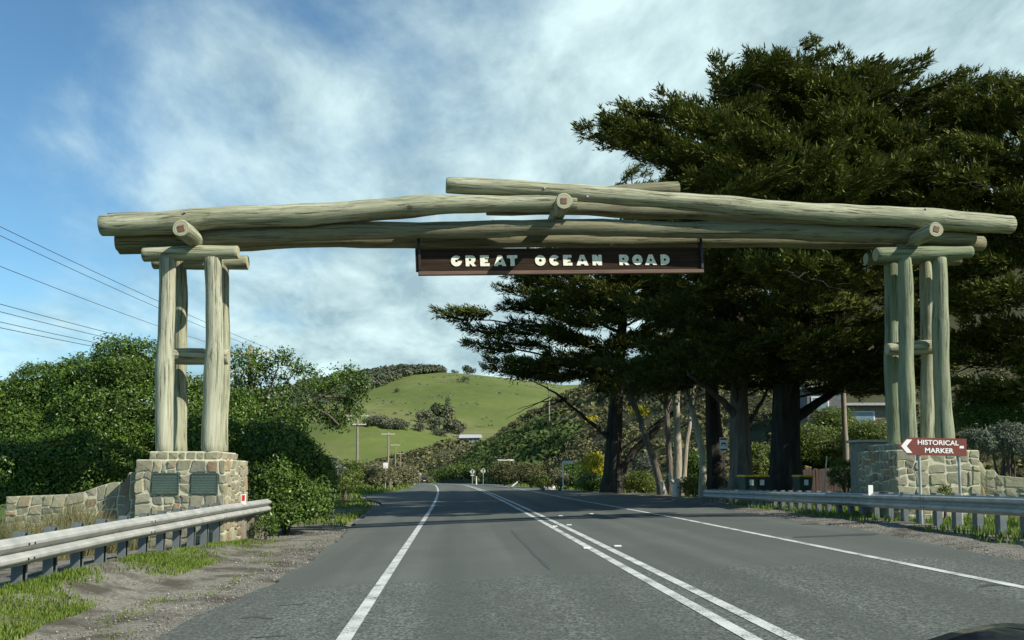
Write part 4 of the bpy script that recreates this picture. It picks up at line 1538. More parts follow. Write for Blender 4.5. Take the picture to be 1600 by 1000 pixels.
def own_car_front():
    """bonnet and front wings of the car the picture is taken from"""
    r = empty("car_front", (.45, 1.6, 0)); tag(r, "glossy dark blue wing of the car at the bottom corner of the road", "car")
    nx, ny = 28, 18
    V, F = [], []
    for j in range(ny + 1):
        v = j / ny
        y = -.75 + 1.45 * v
        for i in range(nx + 1):
            u = -1 + 2 * i / nx
            x = u * 1.0 * (1 - .06 * v * v)
            z = .88 - .06 * max(0, v - .55) ** 2 / .2 - .12 * max(0, v - .9) / .1
            z += .142 * (math.exp(-((u - .95) / .4) ** 2) + .6 * math.exp(-((u + .95) / .3) ** 2)) * min(1, .75 + .3 * v)
            if abs(u) > .96: z -= (abs(u) - .96) / .04 * .10
            V.append((x, y, z))
    for j in range(ny):
        for i in range(nx):
            a = j * (nx + 1) + i
            F.append((a, a + 1, a + nx + 2, a + nx + 1))
    np_mesh("bonnet", np.array(V), np.array(F), M['car_paint_dark'], r, smooth=True)
    # skirt: sides and nose down to the sills
    edge = [j * (nx + 1) for j in range(ny + 1)] + [ny * (nx + 1) + i for i in range(1, nx + 1)] + [j * (nx + 1) + nx for j in range(ny - 1, -1, -1)]
    V2 = [V[e] for e in edge] + [(V[e][0] * 1.0, V[e][1], .28) for e in edge]
    n = len(edge)
    F2 = [(i, i + 1, n + i + 1, n + i) for i in range(n - 1)]
    np_mesh("front_panel", np.array(V2), np.array(F2), M['car_paint_dark'], r, smooth=True)
    for s in (-1, 1):
        mb = MB(); mb.tube([(s * .72, .25, .32), (s * .90, .25, .32)], .32, 24); w_ = mb.build("wheel", M['rubber'], r)
        mb = MB(); mb.tube([(s * .901, .25, .32), (s * .91, .25, .32)], .2, 16); mb.build("rim", M['galvanised'], w_)
        mb = MB(); mb.bbox((s * .62 - .16, .72, .55), (s * .62 + .16, .80, .70), .03); mb.build("headlight", M['window_glass'], r)


own_car_front()
# ------------------------------------------------------------------ foliage engines
def unit(a):
    return a / (np.linalg.norm(a, axis=-1, keepdims=True) + 1e-9)


def spray_tris(P, D, size, K, rng, width=.26, up=(0, 0, 1), spread=.75, leaf=.5, flat=.35, jit=.10):
    """feathery sprays: K narrow triangles along each direction D from P"""
    N = len(P)
    t = rng.uniform(0, 1, (N, K, 1))
    base = P[:, None, :] + D[:, None, :] * size[:, None, None] * t + rng.normal(0, jit, (N, K, 3)) * size[:, None, None]
    tip = unit(D[:, None, :] + rng.normal(0, spread, (N, K, 3)) * np.array([1, 1, .6]))
    nrm = unit(np.array(up)[None, None, :] + rng.normal(0, flat, (N, K, 3)))
    sidev = unit(np.cross(tip, nrm))
    L = size[:, None, None] * leaf * rng.uniform(.6, 1.3, (N, K, 1)) * (1.1 - .4 * t)
    w = L * width
    a = base - sidev * w; b = base + sidev * w
    c = base + tip * L
    return np.stack([a, b, c], 2).reshape(-1, 3)


def leaf_quads(P, Nrm, size, K, rng, width=.42, spread=.9, r=.5, droop=0.0):
    """clusters of K diamond leaves round each P, facing roughly along Nrm"""
    N = len(P)
    base = P[:, None, :] + rng.normal(0, 1, (N, K, 3)) * (size[:, None, None] * r)
    n = unit(Nrm[:, None, :] + rng.normal(0, spread, (N, K, 3)))
    t = unit(np.cross(n, rng.normal(0, 1, (N, K, 3))))
    t[..., 2] -= droop; t = unit(t)
    s = unit(np.cross(n, t))
    L = size[:, None, None] * rng.uniform(.6, 1.3, (N, K, 1))
    a = base - t * L * .5; c = base + t * L * .5
    b = base + s * L * width * .5 + n * L * .06; d = base - s * L * width * .5 + n * L * .06
    return np.stack([a, b, c, d], 2).reshape(-1, 3)


def tri_obj(name, V, mat, parent=None):
    F = np.arange(len(V)).reshape(-1, 3)
    return np_mesh(name, V, F, M[mat], parent)


def quad_obj(name, V, mat, parent=None):
    F = np.arange(len(V)).reshape(-1, 4)
    return np_mesh(name, V, F, M[mat], parent)


def limb(mb, a, b_, r0, r1, rg, n=7, seg=7, sag=.0, wig=.08):
    a, b_ = Vector(a), Vector(b_)
    L = (b_ - a).length
    pts = []
    for i in range(seg + 1):
        u = i / seg
        p = a.lerp(b_, u)
        p.z += sag * L * math.sin(math.pi * u)
        if 0 < i < seg: p += Vector((rg.uniform(-1, 1), rg.uniform(-1, 1), rg.uniform(-.6, .6))) * wig * L / seg * 1.5
        pts.append(p)
    mb.tube(pts, [r0 + (r1 - r0) * (i / seg) ** .8 for i in range(seg + 1)], n, smooth=True)
    return pts


# ------------------------------------------------------------------ cypress trees
def trunk_mesh(mb, path, radii, rg, n=18, flutes=7):
    """fluted, flared trunk"""
    rings = []
    ph = rg.uniform(0, 6)
    m = 16
    cum = np.linspace(0, 1, len(path))
    for i in range(m + 1):
        u = i / m
        p = Vector([float(np.interp(u, cum, [q[k] for q in path])) for k in range(3)])
        r = float(np.interp(u, np.linspace(0, 1, len(radii)), radii))
        ring = []
        for k in range(n):
            an = 2 * math.pi * k / n
            rr = r * (1 + .13 * math.sin(flutes * .5 * an * 2 + ph + u * 1.5) * (1 - .5 * u) + .07 * math.sin(3 * an + ph * 2 + u * 4))
            ring.append(p + Vector((math.cos(an) * rr, math.sin(an) * rr, 0)))
        rings.append(ring)
    vs = [q for r_ in rings for q in r_]
    fs = [(i * n + k, i * n + (k + 1) % n, (i + 1) * n + (k + 1) % n, (i + 1) * n + k) for i in range(m) for k in range(n)]
    mb.add(vs, fs, 0, True)


def cypress(label, px, Y, lobes, height, r_base, seed, bark='bark_dark', lean=(0, 0), pads_per=1.0, wind=(.40, 0, .22), size=.32, K=8, nspray=8.3, leaf=.60, forks=(), trunk_px_top=None, group="cypress trees beside the road", dead=0, pad_r=1.35, sep=.72):
    """lobes: (px, py, rx_px, rz_px, dY, depth, n_pads) parts of the crown"""
    rg = random.Random(seed); rng = np.random.default_rng(seed)
    b0 = at(px, 770, Y)
    g = float(terrain(b0.x, Y))
    root = empty("cypress_tree", (b0.x, Y, g)); off = Vector(root.location)
    tag(root, label, "tree", group)
    H = height
    top = Vector((lean[0], lean[1], H))
    path = [Vector((0, 0, -.4)), Vector((lean[0] * .02 + .05, 0, H * .1)), Vector((lean[0] * .25, lean[1] * .2, H * .35)), Vector((lean[0] * .6, lean[1] * .6, H * .7)), top]
    mb = MB()
    trunk_mesh(mb, path, [r_base * 1.6, r_base * 1.02, r_base * .9, r_base * .62, r_base * .42, .05], rg)
    mb.build("trunk", M[bark], root)
    def trunk_at(z):
        u = max(0, min(1, (z + .4) / (H + .4)))
        cum = [0, (H * .1 + .4) / (H + .4), (H * .35 + .4) / (H + .4), (H * .7 + .4) / (H + .4), 1]
        return Vector([float(np.interp(u, cum, [q[k] for q in path])) for k in range(3)])
    pads = []
    for (lx, ly, rx, rz, dY, dep, npd) in lobes:
        Yc = Y + dY
        c = at(lx, ly, Yc) - off
        k = Yc / 1400.0
        ax, az = rx * k, rz * k
        npd = max(1, int(npd * pads_per))
        for _ in range(npd):
            v = rng.normal(0, 1, 3); v /= np.linalg.norm(v)
            rr = rng.uniform(.45, 1.0) ** .5
            pads.append((Vector((c.x + v[0] * ax * rr, c.y + v[1] * dep * rr, c.z + v[2] * az * rr)), min(pad_r, .75 * max(.75, ax)) * rng.uniform(.65, 1.25), min(1.0, az / 1.2)))
    # keep pads apart so that dark gaps stay between the layers
    kept = []
    for q in pads:
        ok = True
        for k_ in kept:
            dz = abs(q[0].z - k_[0].z)
            if dz < sep and (q[0].x - k_[0].x) ** 2 + (q[0].y - k_[0].y) ** 2 < (.68 * (q[1] + k_[1]) / 2 + .25) ** 2:
                ok = False; break
        if ok: kept.append(q)
    pads = kept
    # branches: each pad grows from the nearest pad closer to the trunk
    br = MB()
    order = sorted(pads, key=lambda q: math.hypot(q[0].x - trunk_at(q[0].z).x, q[0].y - trunk_at(q[0].z).y))
    done = []
    for (p, a, _) in order:
        hd = math.hypot(p.x, p.y)
        z0 = max(H * .22, min(H * .93, p.z - .38 * hd))
        s_ = trunk_at(z0); best = (p - s_).length * 1.0; r0 = min(.15, .05 + .012 * hd)
        for (q, rq) in done[-260:]:
            d = (p - q).length
            hq = math.hypot(q.x, q.y)
            if hq < hd - .2 and d * 1.15 + max(0, q.z - p.z) * 1.5 < best:
                best = d * 1.15 + max(0, q.z - p.z) * 1.5; s_ = q; r0 = rq
        e = p + Vector((0, 0, -.10))
        limb(br, s_, e, r0, max(.018, r0 * .55), rg, 5, 5, -.05, .10)
        done.append((e, max(.018, r0 * .55)))
    for (tx, ty, dYt, r0, r1, sx, sy) in forks:
        a = at(sx, sy, Y) - off; e = at(tx, ty, Y + dYt) - off
        ta = trunk_at(a.z)
        if abs(a.x - ta.x) < 1.3: a = ta
        limb(br, a, e, r0, r1, rg, 10, 9, rg.uniform(-.03, .06), .10)
    for _ in range(dead):
        (p, a, _x) = rg.choice(pads)
        q = p + Vector((rg.uniform(-1, .6), rg.uniform(-1, 0), rg.uniform(-.6, -.1))) * rg.uniform(1.2, 2.6)
        limb(br, p, q, .03, .006, rg, 4, 5, -.08, .25)
        for __ in range(3):
            m_ = p.lerp(q, rg.uniform(.4, .9))
            limb(br, m_, m_ + Vector((rg.uniform(-1, 1), rg.uniform(-1, .5), rg.uniform(-.5, .3))) * .7, .014, .004, rg, 3, 3, 0, .2)
    br.build("branches", M['twig' if bark != 'bark_dark' else 'bark_dark'], root)
    # foliage: tapering flat plumes, an opaque twig core under a fur of fine sprays
    wv = np.array(wind)
    PP, DD, SS = [], [], []
    CV, CF = [], []
    nv = 0
    for (p, a, thin) in pads:
        outv = np.array([p.x, p.y, 0.0]); nrm_ = np.linalg.norm(outv)
        ang = math.atan2(outv[1], outv[0]) + rng.normal(0, .45)
        high = max(0.0, (p.z / H - .62) / .38)
        ax_ = np.array([math.cos(ang) + (.25 if math.cos(ang) > 0 else -.25), math.sin(ang) * .45, .05 + .22 * high]) + wv * (.30 + 1.2 * high)
        ax_ = ax_ / np.linalg.norm(ax_)
        sd = np.cross(ax_, [0, 0, 1]); sd /= np.linalg.norm(sd); upv = np.cross(sd, ax_)
        Lp = a * rng.uniform(1.7, 2.6) * (1 - .25 * high); wd = a * rng.uniform(.42, .6); tk = wd * .42 * (.55 + .45 * thin)
        b0_ = np.array(p) - ax_ * Lp * .45
        curve = rng.uniform(.02, .14) * Lp
        def body(t, an, sc):
            prof = np.sin(np.pi * np.clip(t, 0, 1) ** .75) ** .7
            lump = 1 + .22 * np.sin(t * 17 + p.x * 3) * np.cos(an * 2 + p.y) + .15 * np.sin(an * 3 + t * 9)
            return (b0_[None] + ax_[None] * (t * Lp)[:, None] + np.array([0, 0, 1])[None] * (curve * t ** 2.2)[:, None]
                    + sd[None] * (np.cos(an) * wd * prof * lump * sc)[:, None] + upv[None] * (np.sin(an) * np.where(np.sin(an) > 0, 1.0, .55) * tk * prof * lump * sc)[:, None])
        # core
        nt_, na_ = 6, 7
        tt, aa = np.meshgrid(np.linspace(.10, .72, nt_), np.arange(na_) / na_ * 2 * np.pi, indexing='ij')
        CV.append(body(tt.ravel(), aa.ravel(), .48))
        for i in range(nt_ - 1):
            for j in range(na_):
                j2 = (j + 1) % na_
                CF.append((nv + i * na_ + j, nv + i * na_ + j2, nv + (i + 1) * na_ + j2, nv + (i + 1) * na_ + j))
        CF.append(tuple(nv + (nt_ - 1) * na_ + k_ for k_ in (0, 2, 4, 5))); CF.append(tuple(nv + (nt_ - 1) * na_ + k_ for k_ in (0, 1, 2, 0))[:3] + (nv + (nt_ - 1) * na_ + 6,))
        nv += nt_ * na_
        # fur
        n = int(nspray * Lp * wd * 15) + 14
        t = rng.uniform(0, 1, n); an = np.where(rng.uniform(0, 1, n) < .6, rng.uniform(0, np.pi, n), rng.uniform(np.pi, 2 * np.pi, n))
        q = body(t, an, .85)
        rad = sd[None] * np.cos(an)[:, None] + upv[None] * np.sin(an)[:, None]
        d = unit(ax_[None] * .8 + rad * .5 + np.array([0, 0, .20])[None] + rng.normal(0, .20, (n, 3)))
        PP.append(q); DD.append(d); SS.append(size * rng.uniform(.55, 1.3, n))
    V = spray_tris(np.concatenate(PP), np.concatenate(DD), np.concatenate(SS), K, rng, width=.17, spread=.36, leaf=leaf, flat=.5, jit=.12)
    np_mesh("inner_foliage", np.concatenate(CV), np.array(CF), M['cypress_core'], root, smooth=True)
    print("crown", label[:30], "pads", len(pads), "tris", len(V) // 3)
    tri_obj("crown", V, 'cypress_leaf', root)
    return root


def T(*a): return a


# (px, py, rx, rz, dY, depth, pads)
big = cypress("tallest dark cypress with the thick trunk between the yellow-lidded bins", 1226, 39,
    [T(980, 200, 34, 12, -9, 1.5, 10), T(1000, 205, 50, 14, -8, 2, 10), T(1060, 207, 66, 16, -7, 2.5, 20), T(1050, 232, 70, 20, -10, 2.5, 18), T(1085, 270, 60, 16, -12, 2.2, 14), T(1150, 168, 66, 18, -6, 3.0, 22), T(1150, 175, 90, 20, -9, 3.0, 22), T(1230, 138, 46, 22, -4, 2.5, 16),
     T(1262, 98, 16, 26, -3, .8, 14), T(1264, 66, 6, 12, -3, .3, 6), T(1335, 130, 40, 12, -3, 1.8, 12), T(1378, 158, 26, 10, -3, 1.2, 8), T(1320, 158, 80, 20, -5, 3.5, 26), T(1450, 172, 26, 12, -3, 1.5, 8), T(1425, 192, 60, 18, -4, 3.0, 20), T(1515, 165, 50, 16, -5, 2.2, 12),
     T(1130, 222, 90, 20, -12, 2.5, 24), T(1250, 195, 90, 22, -9, 3.5, 26), T(1390, 190, 90, 24, -7, 3.5, 28), T(1480, 190, 60, 20, -7, 2.5, 16), T(1180, 270, 90, 20, -13, 2.5, 24), T(1300, 245, 100, 22, -11, 3.0, 28), T(1420, 240, 80, 24, -9, 3, 24),
     T(1120, 305, 60, 14, -13, 2.0, 14), T(1220, 320, 90, 18, -14, 2.2, 22), T(1330, 300, 90, 20, -12, 3, 24), T(1440, 290, 80, 20, -10, 3, 20), T(1370, 355, 110, 26, -9, 3.5, 24), T(1230, 370, 120, 26, -9, 3.5, 26),
     T(1235, 428, 60, 16, -13, 1.8, 18), T(1310, 405, 70, 18, -12, 2.0, 16), T(1275, 455, 50, 10, -12, 1.8, 9), T(1180, 410, 120, 36, -4, 5, 26), T(1350, 470, 110, 46, -3, 5, 26), T(1250, 520, 120, 46, 0, 4, 22), T(1390, 560, 80, 40, -1, 4, 26), T(1300, 560, 90, 30, -3, 4, 24), T(1200, 560, 90, 30, -2, 4, 22), T(1420, 470, 70, 40, -3, 3, 18), T(1360, 600, 70, 16, -2, 3, 14), T(1150, 330, 140, 70, 2, 5, 30), T(1350, 300, 160, 80, 3, 5, 30)],
    20.5, .62, 21, lean=(1.2, 0), forks=(T(1320, 600, .5, .30, .12, 1240, 660), T(1400, 560, -1, .14, .05, 1320, 600), T(1250, 560, -1.5, .10, .04, 1212, 640), T(1310, 560, -2, .08, .03, 1250, 556), T(1150, 470, -1, .22, .08, 1222, 600), T(1330, 430, 0, .25, .08, 1228, 560)), dead=70, pads_per=1.5, pad_r=1.2)
left_c = cypress("far cypress leaning over the road with the lowest forked trunk", 956, 56,
    [T(735, 497, 42, 7, 0, 1.0, 9), T(790, 524, 45, 8, 1, 1.2, 9), T(800, 545, 50, 8, 0, 1.2, 8), T(830, 478, 36, 12, 0, 1.6, 9), T(822, 450, 36, 14, 0, 1.5, 10), T(860, 430, 50, 22, 0, 2.2, 14),
     T(920, 420, 90, 40, -4, 4, 30), T(1000, 390, 90, 50, -5, 4, 30), T(1010, 320, 50, 30, 0, 2.5, 12), T(988, 274, 18, 8, 0, .8, 5), T(972, 287, 22, 4, 0, .8, 3), T(1020, 287, 18, 4, 0, .6, 3),
     T(890, 500, 80, 40, 0, 4, 26), T(980, 500, 110, 55, -4, 5, 40), T(850, 580, 50, 16, -1, 2.2, 14), T(900, 560, 80, 34, 0, 4, 24), T(1000, 580, 110, 36, 0, 5, 30), T(1080, 520, 90, 60, 0, 4, 26), T(1060, 440, 90, 60, 0, 4, 26)],
    17.5, .52, 22, bark='bark_dark', lean=(1.5, 0), wind=(.10, 0, .10), size=.42, K=6, nspray=7,
    forks=(T(1062, 635, -.5, .34, .14, 966, 752), T(1150, 600, -1, .16, .05, 1055, 640), T(1045, 645, -.3, .10, .04, 970, 712), T(880, 625, -.5, .20, .06, 950, 690), T(830, 595, -.5, .10, .02, 885, 626), T(808, 640, -1, .05, .012, 878, 625), T(790, 655, -1.5, .04, .01, 860, 620), T(835, 640, -1, .04, .01, 880, 626), T(740, 500, 0, .16, .03, 950, 560), T(800, 460, 0, .13, .03, 940, 520), T(770, 535, 0, .13, .03, 945, 590)), dead=60)
fork_c = cypress("grey cypress with the branching trunk carrying the small notice", 1158, 41,
    [T(1128, 548, 40, 14, -3, 1.6, 12), T(1095, 470, 100, 50, 0, 4, 26), T(1170, 500, 90, 50, 0, 4, 22), T(1110, 585, 70, 18, 1, 3, 16), T(1040, 580, 70, 22, 2, 3, 16), T(1190, 590, 60, 18, 1, 3, 14), T(1230, 540, 70, 30, 1, 3, 16), T(1180, 350, 80, 60, 2, 3, 14)],
    13.5, .50, 23, bark='bark_grey', lean=(.2, .5), forks=(T(1075, 585, -1, .22, .07, 1146, 655), T(1138, 570, -.5, .20, .08, 1158, 650), T(1205, 600, .5, .16, .05, 1172, 690), T(1172, 560, .5, .24, .1, 1165, 650)), dead=50)
dark_c = cypress("dark ribbed cypress trunk between the grey trunk and slim trunks", 1118, 45,
    [T(1100, 430, 90, 50, 1, 4, 22), T(1080, 540, 80, 50, 2, 4, 18)], 14.0, .42, 24, lean=(-.2, .3), dead=10)
right_c = cypress("broad cypress at the picture edge behind the marker wall", 1700, 29,
    [T(1585, 178, 50, 14, 0, 1.8, 14), T(1600, 205, 90, 24, -2, 2.5, 24), T(1530, 262, 60, 16, -4, 1.8, 14), T(1620, 290, 100, 30, -3, 3.5, 28), T(1500, 300, 44, 14, -5, 1.2, 9), T(1545, 415, 44, 12, -4, 1.6, 11), T(1590, 370, 80, 30, -3, 2.5, 20),
     T(1525, 465, 26, 10, -4, 1.4, 8), T(1560, 480, 56, 14, -3, 2.0, 14), T(1600, 530, 70, 26, -1, 2.5, 20), T(1545, 560, 44, 14, -1, 1.8, 10), T(1580, 610, 60, 20, 0, 2, 14), T(1760, 330, 160, 150, -2, 4.5, 70), T(1750, 560, 150, 100, 0, 4, 40), T(1900, 360, 160, 160, -3, 4.5, 60)],
    14.5, .65, 25, lean=(-.8, 0), pads_per=1.4, dead=10, pad_r=1.15)
side_c = cypress("cypress beyond the picture edge shading the trunks", 2130, 27,
    [T(2080, 350, 200, 160, 0, 4.5, 80), T(2130, 180, 160, 120, 0, 4, 50), T(2050, 480, 180, 80, 1, 4, 40)], 15.0, .6, 26, nspray=3, K=5, size=.6)
# slim pale trunks in the sunlit gap
def slim(label, x0, y0, x1, y1, Y, r, seed, mat='bark_pale', kink=(0, 0)):
    rg = random.Random(seed)
    a = at(x0, y0, Y); e = at(x1, y1, Y + 1.0)
    g = float(terrain(a.x, Y)); root = empty("slim_tree", (a.x, Y, g)); off = Vector(root.location)
    tag(root, label, "tree", "slim pale trunks beside the cypress")
    mid = at((x0 + x1) / 2 + kink[0], (y0 + y1) / 2 + kink[1], Y + .5)
    mb = MB()
    pts = [Vector((0, 0, -.3)), a.lerp(mid, .35) - off, mid - off, mid.lerp(e, .5) - off, e - off]
    pts[1].z = max(pts[1].z, .3)
    P = []
    for i in range(17):
        u = i / 16 * 4; k = min(3, int(u)); P.append(pts[k].lerp(pts[k + 1], u - k) + Vector((rg.uniform(-.03, .03), rg.uniform(-.03, .03), 0)))
    mb.tube(P, [r * (1.5 - .5 * min(1, i / 3)) * (1 - .4 * i / 16) for i in range(17)], 10, rough=.08, rng=rg)
    mb.build("trunk", M[mat], root)
    rng = np.random.default_rng(seed)
    br = MB(); tips = []
    for k in range(7):
        q = e - off + Vector((rg.uniform(-1.6, 1.6), rg.uniform(-1.5, 1.5), rg.uniform(-.4, 1.8)))
        limb(br, P[rg.randint(11, 16)], q, .05, .012, rg, 5, 5); tips.append(q)
    br.build("branches", M[mat], root)
    pos = np.concatenate([np.array(t)[None] + rng.normal(0, .5, (30, 3)) for t in tips])
    d = unit(rng.normal(0, 1, pos.shape) + np.array([0, 0, .6]))
    tri_obj("crown", spray_tris(pos, d, np.full(len(pos), .5), 9, rng), 'cypress_leaf', root)


slim("slim leaning trunk rising left from the sun-patch stump", 1036, 765, 985, 610, 50, .22, 1, 'bark_grey')
slim("slim straight trunk directly behind the sun-patch stump", 1048, 765, 1040, 600, 51, .20, 2, 'bark_grey')
slim("thickest pale slim trunk just right of the sun-patch stump", 1060, 760, 1056, 590, 50, .26, 3)
slim("slim pale trunk standing alone right of the thickest slim one", 1066, 755, 1086, 590, 52, .16, 4)
slim("crooked pale trunk hugging the dark ribbed cypress", 1098, 770, 1068, 590, 43, .19, 5, 'bark_pale', (14, 20))


# pale stump pieces, made up to stand in for sun patches on the trunks
def stump():
    p = at(1052, 768, 46); g = float(terrain(p.x, 46)); rg = random.Random(4)
    root = empty("sun_patch_stump", (p.x, 46, g)); off = Vector(root.location)
    tag(root, "made-up white stump shape for the sun patches at the foot of slim trunks", "stump")
    mb = MB(); k = 46 / 1400
    mb.tube([at(1056, 768, 46) - off + Vector((0, 0, -.4)), at(1056, 760, 46) - off, at(1053, 748, 46) - off], [.26, .22, .16], 10, rough=.15, rng=rg); mb.build("main_stub", M['pale_wood'], root)
    mb = MB(); mb.tube([at(1052, 753, 45.9) - off, at(1048, 750, 45.8) - off, at(1047, 744, 45.8) - off, at(1044, 740, 45.8) - off], [.11, .10, .07, .07], 8, rough=.12, rng=rg); mb.build("side_stub", M['pale_wood'], root)
    mb = MB(); mb.tube([at(1060, 770, 45.9) - off, at(1061, 757, 45.9) - off, at(1059, 748, 45.9) - off], [.13, .11, .08], 8, rough=.12, rng=rg); mb.build("side_stub", M['pale_wood'], root)
    mb = MB(); mb.tube([at(1037, 772, 45.9) - off, at(1036, 757, 45.9) - off, at(1031, 750, 45.9) - off], [.12, .10, .04], 8, rough=.12, rng=rg); mb.build("side_stub", M['pale_wood'], root)


stump()
# notice on the trunk
pn = at(1130.5, 694, 39.9)
nt = empty("small_notice", pn); tag(nt, "small white notice with red heading and black band on the cypress trunks", "sign")
b = MB(); b.bbox((-.17, -.008, -.30), (.17, .008, .30), .003); pnl = b.build("sign_panel", M['sign_white'], nt)
b = MB(); b.box((-.15, -.012, .19), (.15, -.0085, .27)); b.build("red_heading", M['sign_red'], pnl)
b = MB(); b.box((-.15, -.012, -.28), (.15, -.0085, -.21)); b.build("black_band", M['sign_black'], pnl)
b = MB(); b.prism([(-.10, -.08), (-.06, -.08), (-.06, 0), (.06, 0), (.06, -.08), (.10, -.08), (.10, .07), (-.10, .07)], .009, .012, 0, Matrix.Rotation(math.pi / 2, 4, 'X')); b.build("tent_symbol", M['sign_black'], pnl)
b = MB(); b.box((-.012, .009, -1.9), (.012, .03, .3)); b.build("post", M['pole_wood'], nt)


# ------------------------------------------------------------------ broadleaf shrubs and trees
def shell_points(lobes, n, rng, off, bottom=-.5):
    """points on the visible shell of overlapping ellipsoids; returns positions and outward normals"""
    w = np.array([l[3] * l[4] + l[3] * l[5] for l in lobes]); w = w / w.sum()
    cnt = rng.multinomial(n, w)
    P, N = [], []
    C = np.array([l[0:3] for l in lobes]); Rr = np.array([l[3:6] for l in lobes])
    for (l, c) in zip(range(len(lobes)), cnt):
        v = unit(rng.normal(0, 1, (c, 3)))
        v = v[v[:, 2] > bottom]
        rad = 1 - np.abs(rng.normal(0, .09, (len(v), 1)))
        # lumpy outline
        lump = 1 + .09 * np.sin(v[:, :1] * 7 + l) * np.sin(v[:, 1:2] * 6 + 2 * l) + .07 * np.sin(v[:, 2:3] * 11 + l * 3)
        p = C[l] + v * Rr[l] * rad * lump
        inside = np.zeros(len(p), bool)
        for j in range(len(lobes)):
            if j != l: inside |= (((p - C[j]) / Rr[j]) ** 2).sum(1) < .62
        P.append(p[~inside]); N.append(unit(v / Rr[l])[~inside])
    return np.concatenate(P) - np.array(off), np.concatenate(N)


def bush(name, label, lobes, n, leaf, mat, seed, K=7, cat="shrub", group=None, spread=.8, r=.75, width=.42, stems=5, twiggy=0, core=True):
    """lobes in world space (cx, cy, cz, rx, ry, rz)"""
    rng = np.random.default_rng(seed); rg = random.Random(seed)
    cx_ = float(np.mean([l[0] for l in lobes])); cy_ = float(np.mean([l[1] for l in lobes]))
    g = float(terrain(cx_, cy_))
    root = empty(name, (cx_, cy_, g)); off = Vector(root.location)
    tag(root, label, cat, group)
    P, N = shell_points(lobes, n, rng, off)
    N = unit(N + np.array([0, 0, .45]))
    V = leaf_quads(P, N, leaf * rng.uniform(.7, 1.3, len(P)), K, rng, width, spread, r)
    quad_obj("crown", V, mat, root)
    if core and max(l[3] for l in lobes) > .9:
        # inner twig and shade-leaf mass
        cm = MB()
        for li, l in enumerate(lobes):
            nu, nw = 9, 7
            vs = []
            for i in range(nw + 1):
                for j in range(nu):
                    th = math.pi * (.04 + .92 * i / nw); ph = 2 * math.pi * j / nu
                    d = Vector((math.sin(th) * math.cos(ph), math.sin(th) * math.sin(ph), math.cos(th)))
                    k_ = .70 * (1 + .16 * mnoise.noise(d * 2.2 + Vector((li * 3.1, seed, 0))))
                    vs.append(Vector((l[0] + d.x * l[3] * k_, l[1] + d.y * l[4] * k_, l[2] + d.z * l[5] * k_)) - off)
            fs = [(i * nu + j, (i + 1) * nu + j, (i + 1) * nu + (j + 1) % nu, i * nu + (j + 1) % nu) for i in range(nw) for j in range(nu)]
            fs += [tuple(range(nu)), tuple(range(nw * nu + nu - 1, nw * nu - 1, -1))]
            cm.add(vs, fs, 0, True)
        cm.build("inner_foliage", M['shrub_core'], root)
    br = MB()
    for k in range(stems):
        l = lobes[k % len(lobes)]
        e = Vector((l[0] + rg.uniform(-.4, .4) * l[3], l[1] + rg.uniform(-.4, .4) * l[4], l[2] + .3 * l[5])) - off
        s = Vector((rg.uniform(-.03, .03), rg.uniform(-.03, .03), -.2))
        limb(br, s, e, .04 + .012 * l[5], .015, rg, 6, 6, .05, .15)
    for k in range(twiggy):
        p = Vector(P[rg.randrange(len(P))]); l = lobes[0]
        limb(br, p * .55, p, .02, .006, rg, 4, 4, 0, .2)
    br.build("trunk", M['twig'], root)
    return root


def L6(px, py, Y, rx, rz, ry):
    """lobe from photo position and photo radii"""
    c = at(px, py, Y); k = Y / 1400.0
    return (c.x, c.y, c.z, rx * k, ry, rz * k)


G1 = "dense green shrubs behind the low stone wall"
bush("coastal_shrub", "tall dome-topped green shrub just left of the plaque tower", [L6(200, 590, 25.5, 62, 62, 1.3), L6(175, 660, 25, 90, 70, 1.3), L6(240, 690, 25, 70, 60, 1.2), L6(190, 745, 24.2, 110, 40, 1.0), L6(140, 600, 26, 50, 42, 1.2)], 10500, .09, 'shrub_leaf', 301, group=G1)
bush("coastal_shrub", "broad green shrub above the middle of the low stone wall", [L6(90, 625, 26.5, 80, 56, 1.4), L6(60, 690, 25.5, 80, 60, 1.3), L6(130, 715, 24, 90, 45, 1.1), L6(60, 755, 23.8, 110, 36, 1.0)], 10500, .09, 'shrub_leaf', 302, group=G1)
bush("coastal_shrub", "green shrub at the picture edge beyond the wall end", [L6(-10, 650, 26, 70, 58, 1.4), L6(-40, 720, 25, 90, 60, 1.3), L6(10, 730, 23.5, 60, 50, 1.0), L6(-60, 770, 23.5, 120, 40, 1.0)], 7500, .09, 'shrub_leaf', 303, group=G1)
bush("coastal_shrub", "shadowed shrub filling the gap between the plaque tower posts", [L6(300, 650, 25, 50, 62, 1.2), L6(330, 690, 24, 64, 50, 1.1), L6(372, 655, 26, 34, 46, .9)], 5500, .09, 'shrub_leaf', 304, group=G1)
bush("roadside_bush", "leafy bush overhanging the end of the sunlit guard rail", [L6(432, 750, 22.8, 48, 60, .75), L6(464, 786, 22.6, 50, 42, .65), L6(430, 700, 23.5, 56, 46, .9), L6(484, 750, 23.2, 34, 54, .6), L6(440, 800, 22.4, 50, 32, .6)], 8200, .08, 'shrub_leaf', 305, K=7)


